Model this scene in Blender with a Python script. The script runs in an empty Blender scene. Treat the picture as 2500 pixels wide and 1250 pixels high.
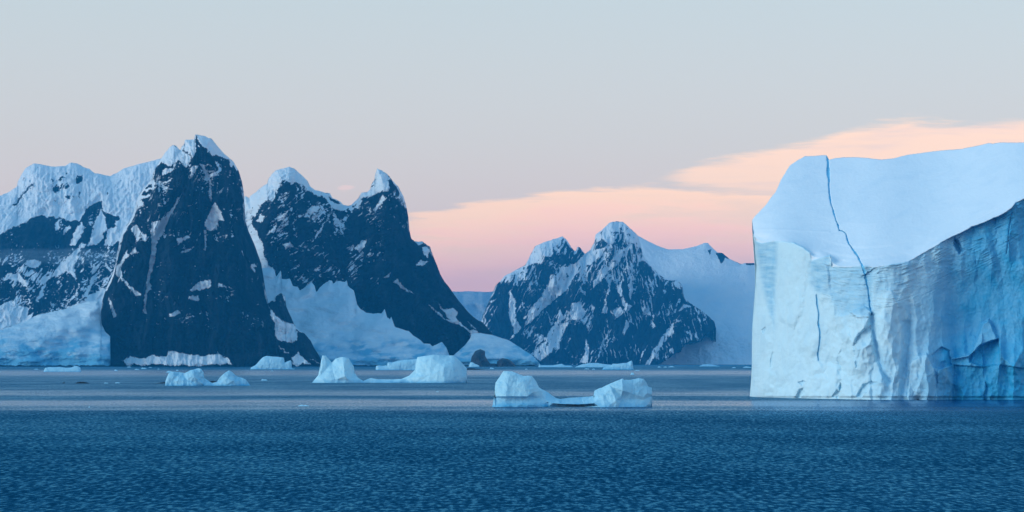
import bpy, math
import numpy as np
from mathutils import Vector
from mathutils.geometry import delaunay_2d_cdt

C = bpy.context.scene.collection
SC = bpy.context.scene
R = math.radians

# ------------------------------------------------------------------ camera
F = 5638.0          # focal length in photograph pixels (2500 wide)
CX, HY = 1250.0, 885.0   # principal column, horizon row
CAMH = 12.0         # deck height above the sea, metres
cam_d = bpy.data.cameras.new("camera")
cam = bpy.data.objects.new("camera", cam_d); C.objects.link(cam)
cam.location = (0, 0, CAMH); cam.rotation_euler = (R(90), 0, 0)
cam_d.sensor_width = 36.0; cam_d.lens = F / 2500 * 36
cam_d.shift_y = (HY - 625) / 2500
cam_d.clip_start = 1.0; cam_d.clip_end = 80000
SC.camera = cam

# ------------------------------------------------------------------ view, world, sun
SC.view_settings.view_transform = 'Standard'
SC.view_settings.look = 'None'
SC.view_settings.gamma = 1.0
SC.view_settings.use_curve_mapping = False
SC.view_settings.exposure = 0.0
SC.cycles.use_denoising = True
SC.cycles.max_bounces = 6
SC.cycles.volume_bounces = 1
SC.cycles.transparent_max_bounces = 8

SUN_EL, SUN_AZ = 9.0, -72.0      # twilight glow, far left and a little behind the camera (azimuth from +Y backwards)


def lin(r, g, b):
    f = lambda c: c / 12.92 if c <= 0.04045 else ((c + 0.055) / 1.055) ** 2.4
    return (f(r / 255), f(g / 255), f(b / 255), 1.0)


class NT:
    """small helper for building node trees"""
    def __init__(self, tree):
        self.t = tree; self.n = tree.nodes; self.l = tree.links
        self.n.clear()

    def new(self, typ, **kw):
        nd = self.n.new(typ)
        for k, v in kw.items():
            if k.startswith('i_'):
                nd.inputs[int(k[2:])].default_value = v
            else:
                setattr(nd, k, v)
        return nd

    def put(self, sock, v):
        if isinstance(v, bpy.types.NodeSocket):
            self.l.new(v, sock)
        else:
            sock.default_value = v

    def math(self, op, a, b=None, c=None, clamp=False):
        nd = self.n.new('ShaderNodeMath'); nd.operation = op; nd.use_clamp = clamp
        for i, v in enumerate((a, b, c)):
            if v is not None:
                self.put(nd.inputs[i], v)
        return nd.outputs[0]

    def smooth(self, v, a, b, lo=0.0, hi=1.0, typ='SMOOTHSTEP'):
        nd = self.n.new('ShaderNodeMapRange'); nd.interpolation_type = typ
        self.put(nd.inputs['Value'], v)
        self.put(nd.inputs['From Min'], a); self.put(nd.inputs['From Max'], b)
        self.put(nd.inputs['To Min'], lo); self.put(nd.inputs['To Max'], hi)
        return nd.outputs[0]

    def mix(self, fac, a, b):
        nd = self.n.new('ShaderNodeMix'); nd.data_type = 'RGBA'
        self.put(nd.inputs[0], fac); self.put(nd.inputs[6], a); self.put(nd.inputs[7], b)
        return nd.outputs[2]

    def ramp(self, v, stops, interp='LINEAR'):
        nd = self.n.new('ShaderNodeValToRGB'); nd.color_ramp.interpolation = interp
        el = nd.color_ramp.elements
        while len(el) < len(stops):
            el.new(0.5)
        for e, (p, c) in zip(el, stops):
            e.position = p; e.color = c if len(c) == 4 else (*c, 1)
        self.put(nd.inputs[0], v)
        return nd.outputs[0]

    def curve(self, v, pts):
        nd = self.n.new('ShaderNodeFloatCurve')
        cu = nd.mapping.curves[0]
        while len(cu.points) < len(pts):
            cu.points.new(0.5, 0.5)
        for p, (x, y) in zip(cu.points, pts):
            p.location = (x, y); p.handle_type = 'AUTO_CLAMPED'
        nd.mapping.update()
        self.put(nd.inputs['Value'], v)
        return nd.outputs[0]

    def noise(self, vec, scale, detail=3.0, rough=0.55, dist=0.0):
        nd = self.n.new('ShaderNodeTexNoise')
        nd.inputs['Scale'].default_value = scale; nd.inputs['Detail'].default_value = detail
        nd.inputs['Roughness'].default_value = rough; nd.inputs['Distortion'].default_value = dist
        if vec is not None:
            self.l.new(vec, nd.inputs['Vector'])
        return nd.outputs['Fac']

    def xyz(self, x, y, z):
        nd = self.n.new('ShaderNodeCombineXYZ')
        for i, v in enumerate((x, y, z)):
            self.put(nd.inputs[i], v)
        return nd.outputs[0]

    def scale_vec(self, vec, s):
        nd = self.n.new('ShaderNodeMapping'); nd.inputs['Scale'].default_value = s
        self.l.new(vec, nd.inputs['Vector'])
        return nd.outputs[0]


world = bpy.data.worlds.new("World"); SC.world = world; world.use_nodes = True
w = NT(world.node_tree)
geo = w.new('ShaderNodeTexCoord').outputs['Generated']
sp = w.new('ShaderNodeSeparateXYZ'); w.l.new(geo, sp.inputs[0])
dx, dy, dz = sp.outputs
sky = w.new('ShaderNodeTexSky'); sky.sky_type = 'NISHITA'; sky.sun_disc = False
sky.sun_elevation = R(SUN_EL); sky.sun_rotation = R(180 + 72 - 90 - 90)
sky.air_density = 1.0; sky.dust_density = 0.6; sky.ozone_density = 3.0
# sky gradient by elevation: rosy at the horizon, pale grey blue, deep clear blue overhead
zc = w.math('MAXIMUM', dz, 0.0)
grad = w.ramp(w.math('SQRT', zc), [
    (0.00, (2.1, 0.56, 0.42)), (0.13, (1.6, 0.59, 0.46)), (0.20, (1.02, 0.63, 0.51)), (0.25, (0.90, 0.655, 0.535)),
    (0.31, (0.76, 0.66, 0.57)), (0.36, (0.68, 0.66, 0.60)), (0.42, (0.585, 0.655, 0.63)), (0.55, lin(150, 194, 217)), (0.75, lin(112, 174, 214)), (1.0, lin(84, 154, 204))])
# soft pink cloud banks low over the strait, placed by direction (tangent of azimuth and elevation)
yy = w.math('MAXIMUM', dy, 0.02)
U = w.math('DIVIDE', dx, yy)            # tan azimuth
V = w.math('DIVIDE', dz, yy)            # tan elevation
px = w.math('MULTIPLY_ADD', U, F / 2500, 0.5)       # 0..1 across the part of the sky in view
nv = w.xyz(w.math('MULTIPLY', U, 14.0), w.math('MULTIPLY', V, 120.0), 0.0)
nz1 = w.noise(nv, 1.0, 5.0, 0.6, 0.4)
nv2 = w.xyz(w.math('MULTIPLY', U, 40.0), w.math('MULTIPLY', V, 420.0), 3.0)
nz2 = w.noise(nv2, 1.0, 4.0, 0.6, 0.3)
# elevation in thousandths * F (row distance over the horizon / 1000)
el = w.math('MULTIPLY', V, F / 1000)
eln = w.math('ADD', el, w.math('MULTIPLY_ADD', nz1, 0.070, w.math('MULTIPLY_ADD', nz2, 0.030, -0.050)))


def rows(pts):
    return [((x) / 2500, (HY - y) / 1000) for x, y in pts]


top1 = w.curve(px, rows([(0, 690), (800, 590), (1000, 528), (1090, 512), (1200, 495), (1310, 472), (1420, 461), (1600, 457), (1800, 461), (1950, 470), (2500, 480)]))
d1 = w.math('SUBTRACT', top1, eln)
m1 = w.math('MULTIPLY', w.smooth(d1, -0.004, 0.016), w.smooth(w.math('ADD', d1, w.math('MULTIPLY_ADD', nz1, 0.30, -0.15)), 0.235, 0.050, 0.12, 1.0))
m1 = w.math('MULTIPLY', m1, w.math('MAXIMUM', w.smooth(nz1, 0.30, 0.62, 0.68, 1.0), w.smooth(d1, 0.075, 0.02)))
m1 = w.math('MULTIPLY', m1, w.smooth(px, 0.33, 0.43))
top2 = w.curve(px, rows([(0, 470), (1400, 470), (1600, 430), (1660, 408), (1800, 379), (1950, 348), (2030, 322), (2150, 298), (2220, 291), (2350, 291), (2500, 282)]))
bot2 = w.curve(px, rows([(0, 440), (1400, 440), (1600, 441), (1750, 455), (1900, 468), (2100, 480), (2500, 500)]))
m2 = w.math('MULTIPLY', w.smooth(w.math('SUBTRACT', top2, eln), -0.004, 0.022),
            w.smooth(w.math('SUBTRACT', eln, bot2), -0.014, 0.010))
m2 = w.math('MULTIPLY', m2, w.smooth(px, 0.632, 0.68))
# wisp over the saddle
q1 = w.math('MULTIPLY', w.math('SUBTRACT', px, 845 / 2500), 2500 / 26)
q2 = w.math('MULTIPLY', w.math('SUBTRACT', eln, (HY - 456) / 1000), 1000 / 11)
q = w.math('ADD', w.math('MULTIPLY', q1, q1), w.math('MULTIPLY', q2, q2))
m3 = w.smooth(q, 1.0, 0.1, 0.0, 0.55)
ahead = w.math('MULTIPLY', w.smooth(dy, 0.30, 0.75), w.smooth(dz, -0.02, 0.0))
tone = w.smooth(w.math('ADD', d1, w.math('MULTIPLY_ADD', nz1, 0.26, -0.13)), 0.02, 0.19)
pk = w.mix(tone, (1.48, 0.86, 0.50, 1), (1.75, 0.69, 0.55, 1))
pk2 = w.mix(w.smooth(nz1, 0.45, 0.75), (1.36, 0.83, 0.52, 1), (1.14, 0.74, 0.56, 1))
col = w.mix(w.math('MULTIPLY', w.math('MULTIPLY', m1, ahead), 0.92), grad, pk)
col = w.mix(w.math('MULTIPLY', w.math('MULTIPLY', m2, ahead), 0.95), col, pk2)
col = w.mix(w.math('MULTIPLY', m3, ahead), col, (1.2, 0.74, 0.60, 1))
bg = w.new('ShaderNodeBackground', i_1=1.0); w.l.new(col, bg.inputs[0])
bgs = w.new('ShaderNodeBackground', i_1=0.05); w.l.new(sky.outputs[0], bgs.inputs[0])
ad = w.new('ShaderNodeAddShader'); w.l.new(bg.outputs[0], ad.inputs[0]); w.l.new(bgs.outputs[0], ad.inputs[1])
wo = w.new('ShaderNodeOutputWorld'); w.l.new(ad.outputs[0], wo.inputs[0])

sun_d = bpy.data.lights.new("sun", 'SUN'); sun_d.energy = 1.9; sun_d.angle = R(40)
sun_d.color = (0.94, 1.0, 0.96)
sun = bpy.data.objects.new("sun", sun_d); C.objects.link(sun)
_az, _el = R(SUN_AZ), R(16)
to_sun = Vector((math.sin(_az) * math.cos(_el), -math.cos(_az) * math.cos(_el), math.sin(_el)))
sun.rotation_euler = to_sun.to_track_quat('Z', 'Y').to_euler()
sun.location = to_sun * 500

# ------------------------------------------------------------------ numpy noise
def _h(ix, iy, seed):
    n = (ix.astype(np.int64) * 374761393 + iy.astype(np.int64) * 668265263 + seed * 1442695041) & 0xFFFFFFFF
    n = ((n ^ (n >> 13)) * 1274126177) & 0xFFFFFFFF
    return ((n ^ (n >> 16)) & 0xFFFFFF) / float(0xFFFFFF)


def perlin(x, y, seed=0):
    ix, iy = np.floor(x), np.floor(y)
    fx, fy = x - ix, y - iy
    u, v = fx * fx * fx * (fx * (fx * 6 - 15) + 10), fy * fy * fy * (fy * (fy * 6 - 15) + 10)
    out = []
    for ox in (0, 1):
        for oy in (0, 1):
            a = _h(ix + ox, iy + oy, seed) * 2 * np.pi
            out.append(np.cos(a) * (fx - ox) + np.sin(a) * (fy - oy))
    n00, n01, n10, n11 = out
    return 1.41 * ((n00 * (1 - u) + n10 * u) * (1 - v) + (n01 * (1 - u) + n11 * u) * v)


def fbm(x, y, seed=0, oct=5, gain=0.5, lac=2.03):
    s, a, tot = 0, 1.0, 0
    for k in range(oct):
        s = s + a * perlin(x * lac ** k + 17.3 * k, y * lac ** k - 9.1 * k, seed + k * 7)
        tot += a; a *= gain
    return s / tot


def ridged(x, y, seed=0, oct=5, gain=0.5):
    s, a, tot = 0, 1.0, 0
    for k in range(oct):
        s = s + a * (1 - 2 * np.abs(perlin(x * 2.03 ** k + 5.3 * k, y * 2.03 ** k + 3.1 * k, seed + k * 7)))
        tot += a; a *= gain
    return s / tot


def worley(x, y, seed=0):
    ix, iy = np.floor(x), np.floor(y)
    d1 = np.full(x.shape, 9.0); d2 = np.full(x.shape, 9.0); idv = np.zeros(x.shape)
    for ox in (-1, 0, 1):
        for oy in (-1, 0, 1):
            cx, cy = ix + ox, iy + oy
            qx, qy = cx + _h(cx, cy, seed), cy + _h(cx, cy, seed + 11)
            d = (x - qx) ** 2 + (y - qy) ** 2
            closer = d < d1
            d2 = np.where(closer, d1, np.minimum(d2, d))
            idv = np.where(closer, _h(cx, cy, seed + 23), idv)
            d1 = np.minimum(d1, d)
    return np.sqrt(d1), np.sqrt(d2), idv


def facets(x, y, seed=0, tilt=0.8, k=0.9, hgt=0.5):
    """lower envelope of randomly tilted shallow bowls: continuous, with broken facets meeting in sharp edges"""
    ix, iy = np.floor(x), np.floor(y)
    f = np.full(x.shape, 99.0)
    for ox in (-1, 0, 1):
        for oy in (-1, 0, 1):
            cx, cy = ix + ox, iy + oy
            ddx, ddy = x - cx - _h(cx, cy, seed), y - cy - _h(cx, cy, seed + 11)
            v = hgt * _h(cx, cy, seed + 23) + tilt * ((2 * _h(cx, cy, seed + 31) - 1) * ddx + (2 * _h(cx, cy, seed + 37) - 1) * ddy) + k * (ddx * ddx + ddy * ddy)
            f = np.minimum(f, v)
    return f


def sstep(a, b, x):
    t = np.clip((x - a) / (b - a), 0, 1)
    return t * t * (3 - 2 * t)


def poly_sd(px, py, poly):
    """signed distance to a closed polygon, positive inside"""
    P = np.array(poly, float)
    x0, y0 = P.min(0) - 30; x1, y1 = P.max(0) + 30
    out = np.full(px.shape, -99.0)
    sel = (px > x0) & (px < x1) & (py > y0) & (py < y1)
    if not sel.any():
        return out
    x, y = px[sel], py[sel]
    d = np.full(x.shape, 1e9); ins = np.zeros(x.shape, bool)
    Q = np.roll(P, -1, 0)
    for (ax, ay), (bx, by) in zip(P, Q):
        ex, ey = bx - ax, by - ay
        t = np.clip(((x - ax) * ex + (y - ay) * ey) / (ex * ex + ey * ey + 1e-9), 0, 1)
        d = np.minimum(d, (x - ax - t * ex) ** 2 + (y - ay - t * ey) ** 2)
        c = ((ay > y) != (by > y)) & (x < (bx - ax) * (y - ay) / (by - ay + 1e-12) + ax)
        ins ^= c
    d = np.sqrt(d)
    out[sel] = np.where(ins, d, -d)
    return out


def line_d(px, py, pts):
    """distance to a polyline and the running fraction along it"""
    P = np.array(pts, float)
    d = np.full(px.shape, 1e9)
    for (ax, ay), (bx, by) in zip(P[:-1], P[1:]):
        ex, ey = bx - ax, by - ay
        t = np.clip(((px - ax) * ex + (py - ay) * ey) / (ex * ex + ey * ey + 1e-9), 0, 1)
        d = np.minimum(d, (px - ax - t * ex) ** 2 + (py - ay - t * ey) ** 2)
    return np.sqrt(d)


def zp(ox, oy, s, *polys):
    return [[(ox + x / s, oy + y / s) for x, y in p] for p in polys]


# ------------------------------------------------------------------ mesh helpers
def mesh_from(name, co, quads, attrs=None, normals=None, smooth=True):
    me = bpy.data.meshes.new(name)
    n, m = len(co), len(quads)
    me.vertices.add(n); me.vertices.foreach_set('co', co.astype(np.float32).ravel())
    me.loops.add(m * 4); me.loops.foreach_set('vertex_index', quads.astype(np.int32).ravel())
    me.polygons.add(m)
    me.polygons.foreach_set('loop_start', np.arange(0, m * 4, 4, dtype=np.int32))
    me.polygons.foreach_set('use_smooth', np.full(m, smooth, bool))
    me.update(calc_edges=True)
    for k, v in (attrs or {}).items():
        a = me.attributes.new(k, 'FLOAT', 'POINT')
        a.data.foreach_set('value', v.astype(np.float32).ravel())
    if normals is not None:
        me.normals_split_custom_set_from_vertices(normals.astype(np.float32).tolist())
    return me


def tag(o, label=None, cat=None, group=None, kind=None):
    if label: o['label'] = label
    if cat: o['category'] = cat
    if group: o['group'] = group
    if kind: o['kind'] = kind
    return o


def link(name, me, mat, parent=None, loc=(0, 0, 0)):
    o = bpy.data.objects.new(name, me); C.objects.link(o)
    o.location = loc
    if parent is not None:
        o.parent = parent
    me.materials.append(mat)
    return o


def empty(name, loc):
    o = bpy.data.objects.new(name, None); C.objects.link(o)
    o.location = loc; o.empty_display_size = 5
    return o


def grid_quads(nr, nc):
    i = np.arange(nr * nc).reshape(nr, nc)
    return np.stack([i[:-1, :-1], i[1:, :-1], i[1:, 1:], i[:-1, 1:]], -1).reshape(-1, 4)


def vert_normals(co, quads):
    a, b, c, d = (co[quads[:, k]] for k in range(4))
    fn = np.cross(c - a, d - b)
    vn = np.zeros_like(co)
    for k in range(4):
        np.add.at(vn, quads[:, k], fn)
    return vn / (np.linalg.norm(vn, axis=1, keepdims=True) + 1e-9)


def relief(top, ybase, depth, step, jag=0.0, jseed=1, back=None, nback=8, under=2.0, warp=None, fields=None, x0=None, x1=None):
    """A solid landform: for every column of its outline a real front face from the sea to the crest and a back
    slope down again.  depth(px, py, hm) gives the distance of the front face; fields(px, py) more attributes."""
    T = np.array(top, float)
    xs = np.arange(T[0, 0] if x0 is None else x0, (T[-1, 0] if x1 is None else x1) + step * 0.5, step)
    H = np.interp(xs, T[:, 0], T[:, 1])
    if jag:
        H = H + jag * fbm(xs / 14.0, xs * 0 + 3.3, jseed, 5, 0.6)
    pb = HY + CAMH * F / ybase
    pbase = pb + under / ybase * F if np.isscalar(pb) else pb
    H = np.minimum(H, pb - 0.3)
    nr = max(4, int((pbase - H.min()) / step) + 1)
    t = np.linspace(0, 1, nr)[:, None]
    py = H[None] + (pbase - H[None]) * t
    px = np.broadcast_to(xs[None], py.shape).copy()
    px0 = px[0:1].copy()
    if warp is not None:
        px = px + warp(px, py)
    Y = depth(px, py)
    X = (px - CX) / F * Y
    Z = CAMH - (py - HY) / F * Y
    Z = np.where(t >= 1, -under, Z)
    # back slope
    fr = np.linspace(0, 1, nback + 1)[1:][::-1][:, None]
    bd = back if back is not None else 1.0
    hz = Z[0:1] + under
    Yb = Y[0:1] + hz * bd * fr + 0.0
    Xb = X[0:1] * Yb / Y[0:1]
    Zb = Z[0:1] - hz * (fr ** 1.3)
    if warp is not None:
        pb_ = px0 + 0 * fr
        Xb = (pb_ + 0.8 + warp(pb_, HY + (CAMH - Zb) * F / Yb) - CX) / F * Yb
    X, Y, Z = np.vstack([Xb, X]), np.vstack([Yb, Y]), np.vstack([Zb, Z])
    co = np.stack([X, Y, Z], -1).reshape(-1, 3)
    quads = grid_quads(X.shape[0], X.shape[1])
    at = {}
    for k, v in (fields(px, py) if fields else {}).items():
        at[k] = np.vstack([np.repeat(v[0:1], nback, 0), v]).reshape(-1)
    PX = np.vstack([np.repeat(px[0:1], nback, 0), px]).reshape(-1)
    PY = np.vstack([np.repeat(py[0:1], nback, 0), py]).reshape(-1)
    return co, quads, at, PX, PY


def centre(co):
    b = Vector((float(co[:, 0].mean()), float(co[:, 1].mean()), 0.0))
    return b, co - np.array(b)


def crest_d(px, py, top):
    return line_d(px, py, top)


# ------------------------------------------------------------------ materials
def mat_new(name):
    m = bpy.data.materials.new(name); m.use_nodes = True
    return m, NT(m.node_tree)


def finish(nt, color, rough, bump=None, bump_d=1.0, spec=0.3, extra=None):
    b = nt.new('ShaderNodeBsdfPrincipled')
    nt.put(b.inputs['Base Color'], color); nt.put(b.inputs['Roughness'], rough)
    b.inputs['Specular IOR Level'].default_value = spec
    if bump is not None:
        bp = nt.new('ShaderNodeBump'); bp.inputs['Distance'].default_value = bump_d
        bp.inputs['Strength'].default_value = 1.0
        nt.l.new(bump, bp.inputs['Height']); nt.l.new(bp.outputs[0], b.inputs['Normal'])
    o = nt.new('ShaderNodeOutputMaterial'); nt.l.new(b.outputs[0], o.inputs[0])
    return b


def attr(nt, name):
    a = nt.new('ShaderNodeAttribute'); a.attribute_name = name
    return a.outputs['Fac']


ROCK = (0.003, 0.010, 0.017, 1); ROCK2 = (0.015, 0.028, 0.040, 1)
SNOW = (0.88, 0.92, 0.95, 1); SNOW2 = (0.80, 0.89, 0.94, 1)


def mountain_material(name, s):
    """dark rock with snow lying where the snow attribute says; s = metres of the finest grain"""
    m, nt = mat_new(name)
    pos = nt.new('ShaderNodeNewGeometry').outputs['Position']
    n1 = nt.noise(pos, 1.3 / s, 5, 0.7)
    n2 = nt.noise(nt.scale_vec(pos, (1, 1, 0.35)), 1.0 / (s * 5), 5, 0.6)
    n0 = nt.noise(pos, 2.6 / s, 4, 0.7)
    sn = nt.math('ADD', attr(nt, 'snow'), nt.math('MULTIPLY_ADD', n1, 0.75, nt.math('MULTIPLY_ADD', n0, 0.7, -0.725)))
    f = nt.smooth(sn, 0.36, 0.64)
    dust = nt.smooth(nt.math('MULTIPLY', n0, n2), 0.30, 0.48, 0.0, 0.07)
    f = nt.math('MAXIMUM', f, dust)
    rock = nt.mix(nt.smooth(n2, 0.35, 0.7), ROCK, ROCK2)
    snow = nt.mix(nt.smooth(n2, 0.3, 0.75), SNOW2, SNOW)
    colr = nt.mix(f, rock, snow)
    hgt = nt.math('ADD', nt.math('MULTIPLY', n1, 0.5), n2)
    finish(nt, colr, 0.9, hgt, s * 1.2, 0.02)
    return m


def glacier_material(name, s):
    m, nt = mat_new(name)
    pos = nt.new('ShaderNodeNewGeometry').outputs['Position']
    n1 = nt.noise(pos, 1.0 / s, 5, 0.7)
    n2 = nt.noise(nt.scale_vec(pos, (1, 1, 2.5)), 1.0 / (s * 9), 4, 0.6, 0.6)
    ice = nt.math('ADD', attr(nt, 'ice'), nt.math('MULTIPLY_ADD', n2, 0.8, -0.4))
    colr = nt.mix(nt.smooth(ice, 0.15, 0.95), (0.66, 0.82, 0.90, 1), (0.14, 0.46, 0.68, 1))
    colr = nt.mix(nt.smooth(nt.math('ADD', attr(nt, 'rock'), nt.math('MULTIPLY_ADD', n1, 0.6, -0.3)), 0.45, 0.55), colr, ROCK)
    finish(nt, colr, 0.75, nt.math('ADD', n2, nt.math('MULTIPLY', n1, 0.4)), s * 1.5, 0.2)
    return m


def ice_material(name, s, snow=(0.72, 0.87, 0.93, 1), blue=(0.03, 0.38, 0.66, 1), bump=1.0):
    """bubbly white berg ice that turns blue by the tint attribute: dense ice, and shade painted in"""
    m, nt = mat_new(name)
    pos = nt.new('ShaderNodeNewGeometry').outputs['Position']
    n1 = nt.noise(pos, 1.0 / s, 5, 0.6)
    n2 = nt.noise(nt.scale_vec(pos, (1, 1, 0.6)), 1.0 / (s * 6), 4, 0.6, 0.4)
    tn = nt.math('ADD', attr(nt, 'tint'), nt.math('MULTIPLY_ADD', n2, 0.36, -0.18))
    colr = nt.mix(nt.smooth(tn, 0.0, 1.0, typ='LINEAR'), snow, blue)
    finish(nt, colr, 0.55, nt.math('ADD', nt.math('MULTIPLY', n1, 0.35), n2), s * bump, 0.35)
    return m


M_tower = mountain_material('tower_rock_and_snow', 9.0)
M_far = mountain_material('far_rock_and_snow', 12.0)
M_glacier = glacier_material('glacier_snow', 9.0)
M_ice = ice_material('berg_ice', 0.9, snow=(0.56, 0.86, 0.95, 1), bump=0.6)
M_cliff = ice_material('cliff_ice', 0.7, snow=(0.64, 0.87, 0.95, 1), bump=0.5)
M_plateau = ice_material('plateau_snow', 1.2, snow=(0.78, 0.88, 0.95, 1), bump=0.2)
M_fissure = ice_material('fissure_ice', 0.6, snow=(0.26, 0.68, 0.90, 1), blue=(0.16, 0.58, 0.84, 1))
m, nt = mat_new('wet_dark_rock')
_p = nt.new('ShaderNodeNewGeometry').outputs['Position']
_n = nt.noise(_p, 0.3, 5, 0.6)
finish(nt, nt.mix(_n, (0.003, 0.009, 0.016, 1), (0.010, 0.020, 0.032, 1)), 0.6, _n, 1.0, 0.4)
M_rock = m

# ------------------------------------------------------------------ the sea
m, nt = mat_new('sea_water')
pos = nt.new('ShaderNodeNewGeometry').outputs['Position']
spx = nt.new('ShaderNodeSeparateXYZ'); nt.l.new(pos, spx.inputs[0])
wx, wy, _ = spx.outputs
# wind slicks: long bands of smoother water lying across the strait
wob = nt.noise(nt.xyz(nt.math('MULTIPLY', wx, 0.004), nt.math('MULTIPLY', wy, 0.0015), 0.0), 1.0, 4, 0.6)
fine = nt.noise(nt.xyz(nt.math('MULTIPLY', wx, 0.010), nt.math('MULTIPLY', wy, 0.030), 5.0), 1.0, 4, 0.65)
wyd = nt.math('MULTIPLY', nt.math('MAXIMUM', wy, 60.0), nt.math('MULTIPLY_ADD', wob, 0.24, nt.math('MULTIPLY_ADD', fine, 0.08, 0.84)))
lg = nt.math('DIVIDE', CAMH * F / 400.0, wyd)      # 0..1 : closeness
def band(y): return (y - HY) / 400.0
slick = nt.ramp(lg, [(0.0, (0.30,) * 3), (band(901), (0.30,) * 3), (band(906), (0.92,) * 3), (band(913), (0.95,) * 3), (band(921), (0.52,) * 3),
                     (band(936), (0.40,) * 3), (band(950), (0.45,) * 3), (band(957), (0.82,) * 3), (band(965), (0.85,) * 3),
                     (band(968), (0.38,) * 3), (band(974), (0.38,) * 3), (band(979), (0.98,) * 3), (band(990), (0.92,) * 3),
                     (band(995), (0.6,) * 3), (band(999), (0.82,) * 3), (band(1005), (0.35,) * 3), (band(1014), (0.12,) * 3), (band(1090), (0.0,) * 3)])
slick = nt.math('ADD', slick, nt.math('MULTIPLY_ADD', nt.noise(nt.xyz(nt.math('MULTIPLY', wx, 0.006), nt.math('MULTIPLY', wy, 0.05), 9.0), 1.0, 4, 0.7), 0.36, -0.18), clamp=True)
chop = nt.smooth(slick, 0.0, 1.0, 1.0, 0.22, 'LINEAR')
def slope(sx, sy, seed, det):
    v = nt.n.new('ShaderNodeMapping'); v.inputs['Scale'].default_value = (sx, sy, 1); v.inputs['Location'].default_value = (seed, seed * 1.7, seed * 3.1)
    nt.l.new(pos, v.inputs['Vector'])
    return nt.math('SUBTRACT', nt.noise(v.outputs[0], 1.0, det, 0.6, 0.2), 0.5)
gust = nt.noise(nt.scale_vec(pos, (0.02, 0.012, 1)), 1.0, 3, 0.5)
amp = nt.math('MULTIPLY', chop, nt.smooth(gust, 0.3, 0.7, 0.74, 1.22))
sy = nt.math('ADD', nt.math('MULTIPLY', slope(1.7, 0.46, 1.0, 3), 1.60), nt.math('MULTIPLY', slope(0.80, 0.18, 5.0, 2), 0.45))
sy = nt.math('MULTIPLY', nt.math('MAXIMUM', nt.math('ADD', sy, 0.29), 0.10), amp)
sx = nt.math('MULTIPLY', slope(1.6, 0.6, 9.0, 3), nt.math('MULTIPLY', amp, 0.8))
nrm = nt.new('ShaderNodeVectorMath', operation='NORMALIZE')
nt.l.new(nt.xyz(sx, nt.math('MULTIPLY', sy, -1.0), 1.0), nrm.inputs[0])
fr = nt.new('ShaderNodeFresnel', i_0=1.333); nt.l.new(nrm.outputs[0], fr.inputs['Normal'])
deep = nt.new('ShaderNodeBsdfDiffuse'); deep.inputs[0].default_value = (0.0001, 0.040, 0.086, 1)
gl = nt.new('ShaderNodeBsdfGlossy'); nt.put(gl.inputs['Color'], nt.mix(slick, (0.17, 0.58, 0.84, 1), (0.58, 0.74, 0.92, 1))); gl.inputs['Roughness'].default_value = 0.12  # reflection colour painted in: blue on the chop, silvery in the slicks
nt.l.new(nrm.outputs[0], gl.inputs['Normal'])
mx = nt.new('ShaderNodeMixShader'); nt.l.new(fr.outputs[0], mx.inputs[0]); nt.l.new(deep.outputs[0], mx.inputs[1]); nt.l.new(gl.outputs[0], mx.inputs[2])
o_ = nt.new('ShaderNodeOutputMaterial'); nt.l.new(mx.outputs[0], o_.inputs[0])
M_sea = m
me = bpy.data.meshes.new('sea')
me.from_pydata([(-15000, -2500, 0), (15000, -2500, 0), (15000, 26000, 0), (-15000, 26000, 0)], [], [(0, 1, 2, 3)])
tag(link('sea', me, M_sea), 'dark blue rippled sea with paler bands of smooth water', None, None, 'structure')

# ------------------------------------------------------------------ mountains
def snow_field(px, py, polys, noise, warp=5.0, seed=5, rock_polys=(), sharp=5.0, holes=0.0):
    wx_ = px + warp * fbm(px / 18, py / 18, seed, 5, 0.68) + 3.0 * fbm(px / 5, py / 5, seed + 2, 3, 0.7)
    wy_ = py + warp * fbm(px / 18, py / 18, seed + 50, 5, 0.68) + 3.0 * fbm(px / 5, py / 5, seed + 52, 3, 0.7)
    s = np.full(px.shape, 0.0)
    for p in polys:
        s = np.maximum(s, np.clip(0.5 + poly_sd(wx_, wy_, p) / sharp, 0, 1))
    s = s - 0.75 * sstep(0.30, 0.50, fbm(px / 9, py / 6, seed + 60, 5, 0.65)) * sstep(640, 560, py) - 0.5 * sstep(0.38, 0.52, fbm(px / 7, py / 7, seed + 61, 4, 0.65))
    if holes:
        s = s - holes * sstep(0.12, 0.40, fbm(px / 5 + py / 25, py / 17, seed + 62, 4, 0.6) + 0.3 * fbm(px / 30, py / 30, seed + 63, 2))
    s = np.maximum(s, noise)
    for p in rock_polys:
        s = np.minimum(s, np.clip(0.5 - poly_sd(wx_, wy_, p) / sharp, 0, 1))
    return s


def streaks(px, py, ang, L, W, th, seed, soft=0.10, warp=0.5, oct=5, gain=0.62):
    a = R(ang); u = px * math.cos(a) - py * math.sin(a); v = px * math.sin(a) + py * math.cos(a)
    n = fbm(u / L + warp * fbm(px / 20, py / 20, seed + 3, 3), v / W + 1.3 * warp * fbm(px / 24, py / 24, seed + 4, 3), seed, oct, gain)
    n = n + 0.75 * fbm(px / 60, py / 50, seed + 5, 3) - 0.04
    return sstep(th - 1.7 * soft, th + 1.7 * soft, n)


def ledges(depth, px, py, mpp, lo, hi, up, seed):
    """snow that lies where the modelled rock leans back or is hollowed, more of it higher up"""
    lean = (depth(px, py - 1.6) - depth(px, py + 1.6)) / (3.2 * mpp)
    hollow = depth(px, py) - 0.5 * (depth(px - 6, py) + depth(px + 6, py))
    v = 0.55 * np.minimum(lean, 1.5) + 0.04 * np.clip(hollow, -20, 14) + 0.55 * up + 0.9 * fbm(px / 60, py / 50, seed, 3)
    return sstep(lo, hi, v)


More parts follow.
